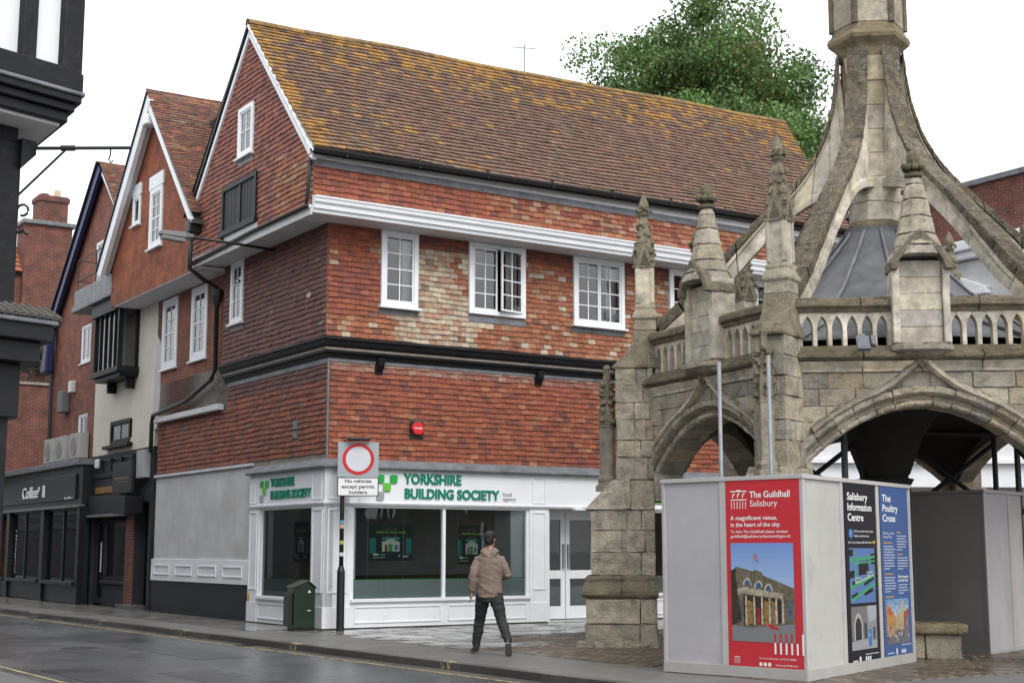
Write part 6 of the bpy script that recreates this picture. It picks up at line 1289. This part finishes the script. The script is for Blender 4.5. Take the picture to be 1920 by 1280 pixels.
for A, E1, Z in ((SL, EL, WLf), (SR, ER, WR)):
    A = np.array(A); E1 = np.array(E1); Z = np.array(Z); I = np.array([A[0]*.62, 0, 1.39])
    sweep(h, [tuple(I), tuple(A), tuple(A*.5+E1*.5), tuple(E1), tuple(E1*.5+Z*.5), tuple(E1*.15+Z*.85), tuple(Z*1.0)], [.035, .064, .066, .062, .06, .056, .043], 14)
sweep(h, [(-.105, .0, 1.475), (-.085, -.085, 1.47), (0, -.125, 1.445), (.085, -.085, 1.47), (.105, .0, 1.475)], [.035, .042, .048, .042, .035], 12)   # hood lying on the back
sweep(h, [(-.07, -.09, 1.44), (0, -.135, 1.375), (.07, -.09, 1.44)], [.045, .05, .045], 12); sweep(h, [(-.095, .03, 1.49), (-.075, -.05, 1.515), (0, -.082, 1.515), (.075, -.05, 1.515), (.095, .03, 1.49)], [.02, .024, .026, .024, .02], 10)
def wr(co):
    q = mnoise.noise(Vector((co.x*5, co.y*5, co.z*13+co.x*5)))*.010+mnoise.noise(Vector((co.x*11, co.y*11, co.z*30+co.x*14)))*.007
    if co.z < .87: q += .005*math.sin((co.z-.8)*200)*.2-.008
    if abs(co.x) > .2 and co.z < 1.2: q += .006*mnoise.noise(Vector((co.x*6, co.y*6, co.z*40)))
    return q
remesh(h, 'hoodie', M['hoodie'], PN, .011, 4, wr)
t = MB(); sweep(t, [(0, .005, .74), (0, .005, .82), (0, 0, .93)], [(.15, .115), (.166, .118), (.155, .11)], 18)
for A, K_, Z in ((HL, KL, AL), (HR, KR, AR)):
    A, K_, Z = map(np.array, (A, K_, Z)); sweep(t, [tuple(A), tuple(A*.75+K_*.25), tuple(A*.4+K_*.6), tuple(K_), tuple(K_*.6+Z*.4), tuple(K_*.25+Z*.75), tuple(Z*.97+K_*.03)], [.105, .108, .094, .078, .076, .066, .058], 14)
remesh(t, 'trousers', M['trouser'], PN, .011, 4, lambda co: mnoise.noise(Vector((co.x*7, co.y*7, co.z*18)))*.010+mnoise.noise(Vector((co.x*10, co.y*10, co.z*36)))*(.008 if co.z < .6 else .004))
m = MB(); rings = []
for z, rx, ry, oy in ((-.09, .048, .05, -.045), (-.05, .066, .075, -.028), (-.01, .077, .092, -.018), (.035, .081, .102, -.008), (.075, .076, .098, -.004), (.105, .056, .075, .0), (.124, .022, .03, .0)):
    rings.append([Rz(rx*math.cos(q), oy+ry*math.sin(q)-(.05 if math.sin(q) > .35 and z < .05 else 0)*math.sin(q)*2.2, z) for q in [2*math.pi*k/18 for k in range(18)]])
m.loft(rings); remesh(m, 'hair', M['hair'], PN, .008, 3, lambda co: mnoise.noise(co*38)*.010+mnoise.noise(co*90)*.004)
def shoe(ank, fwd, pitch):
    A = Vector(ank); f = Vector((fwd[0], fwd[1], 0)).normalized(); s = Vector((f.y, -f.x, 0)); Rm = Matrix.Rotation(pitch, 3, s); 
    T_ = lambda x, y, z: tuple(A+Rm @ (f*y+s*x+Vector((0, 0, z))))
    def ring(y, w, z0, z1): return [T_(w*math.cos(q)*.98, y, (z0+z1)/2+(z1-z0)/2*math.sin(q)) for q in [2*math.pi*k/12 for k in range(12)]]
    u = MB(); u.loft([ring(-.085, .02, -.07, .03), ring(-.07, .038, -.078, .045), ring(-.02, .043, -.078, .05), ring(.05, .045, -.078, .015), ring(.11, .05, -.078, -.02), ring(.165, .042, -.078, -.035), ring(.19, .018, -.075, -.05)][::-1])
    o = remesh(u, 'shoe', M['shoe'], PN, .007, 3)
    k = MB(); pl = [(-.03, -.088), (.03, -.088), (.042, -.05), (.042, .03), (.053, .1), (.046, .16), (.02, .195), (-.02, .195), (-.046, .16), (-.053, .1), (-.042, .03), (-.042, -.05)]
    k.loft([[T_(x, y, z) for x, y in pl] for z in (-.09, -.072)], (.16, .16, .16)); k.build('sole', M['col'], o)
shoe((AL[0], AL[1]-.0, .09), (-.25, 1), 0); shoe((AR[0], AR[1], .185), (.12, 1), math.radians(-44))
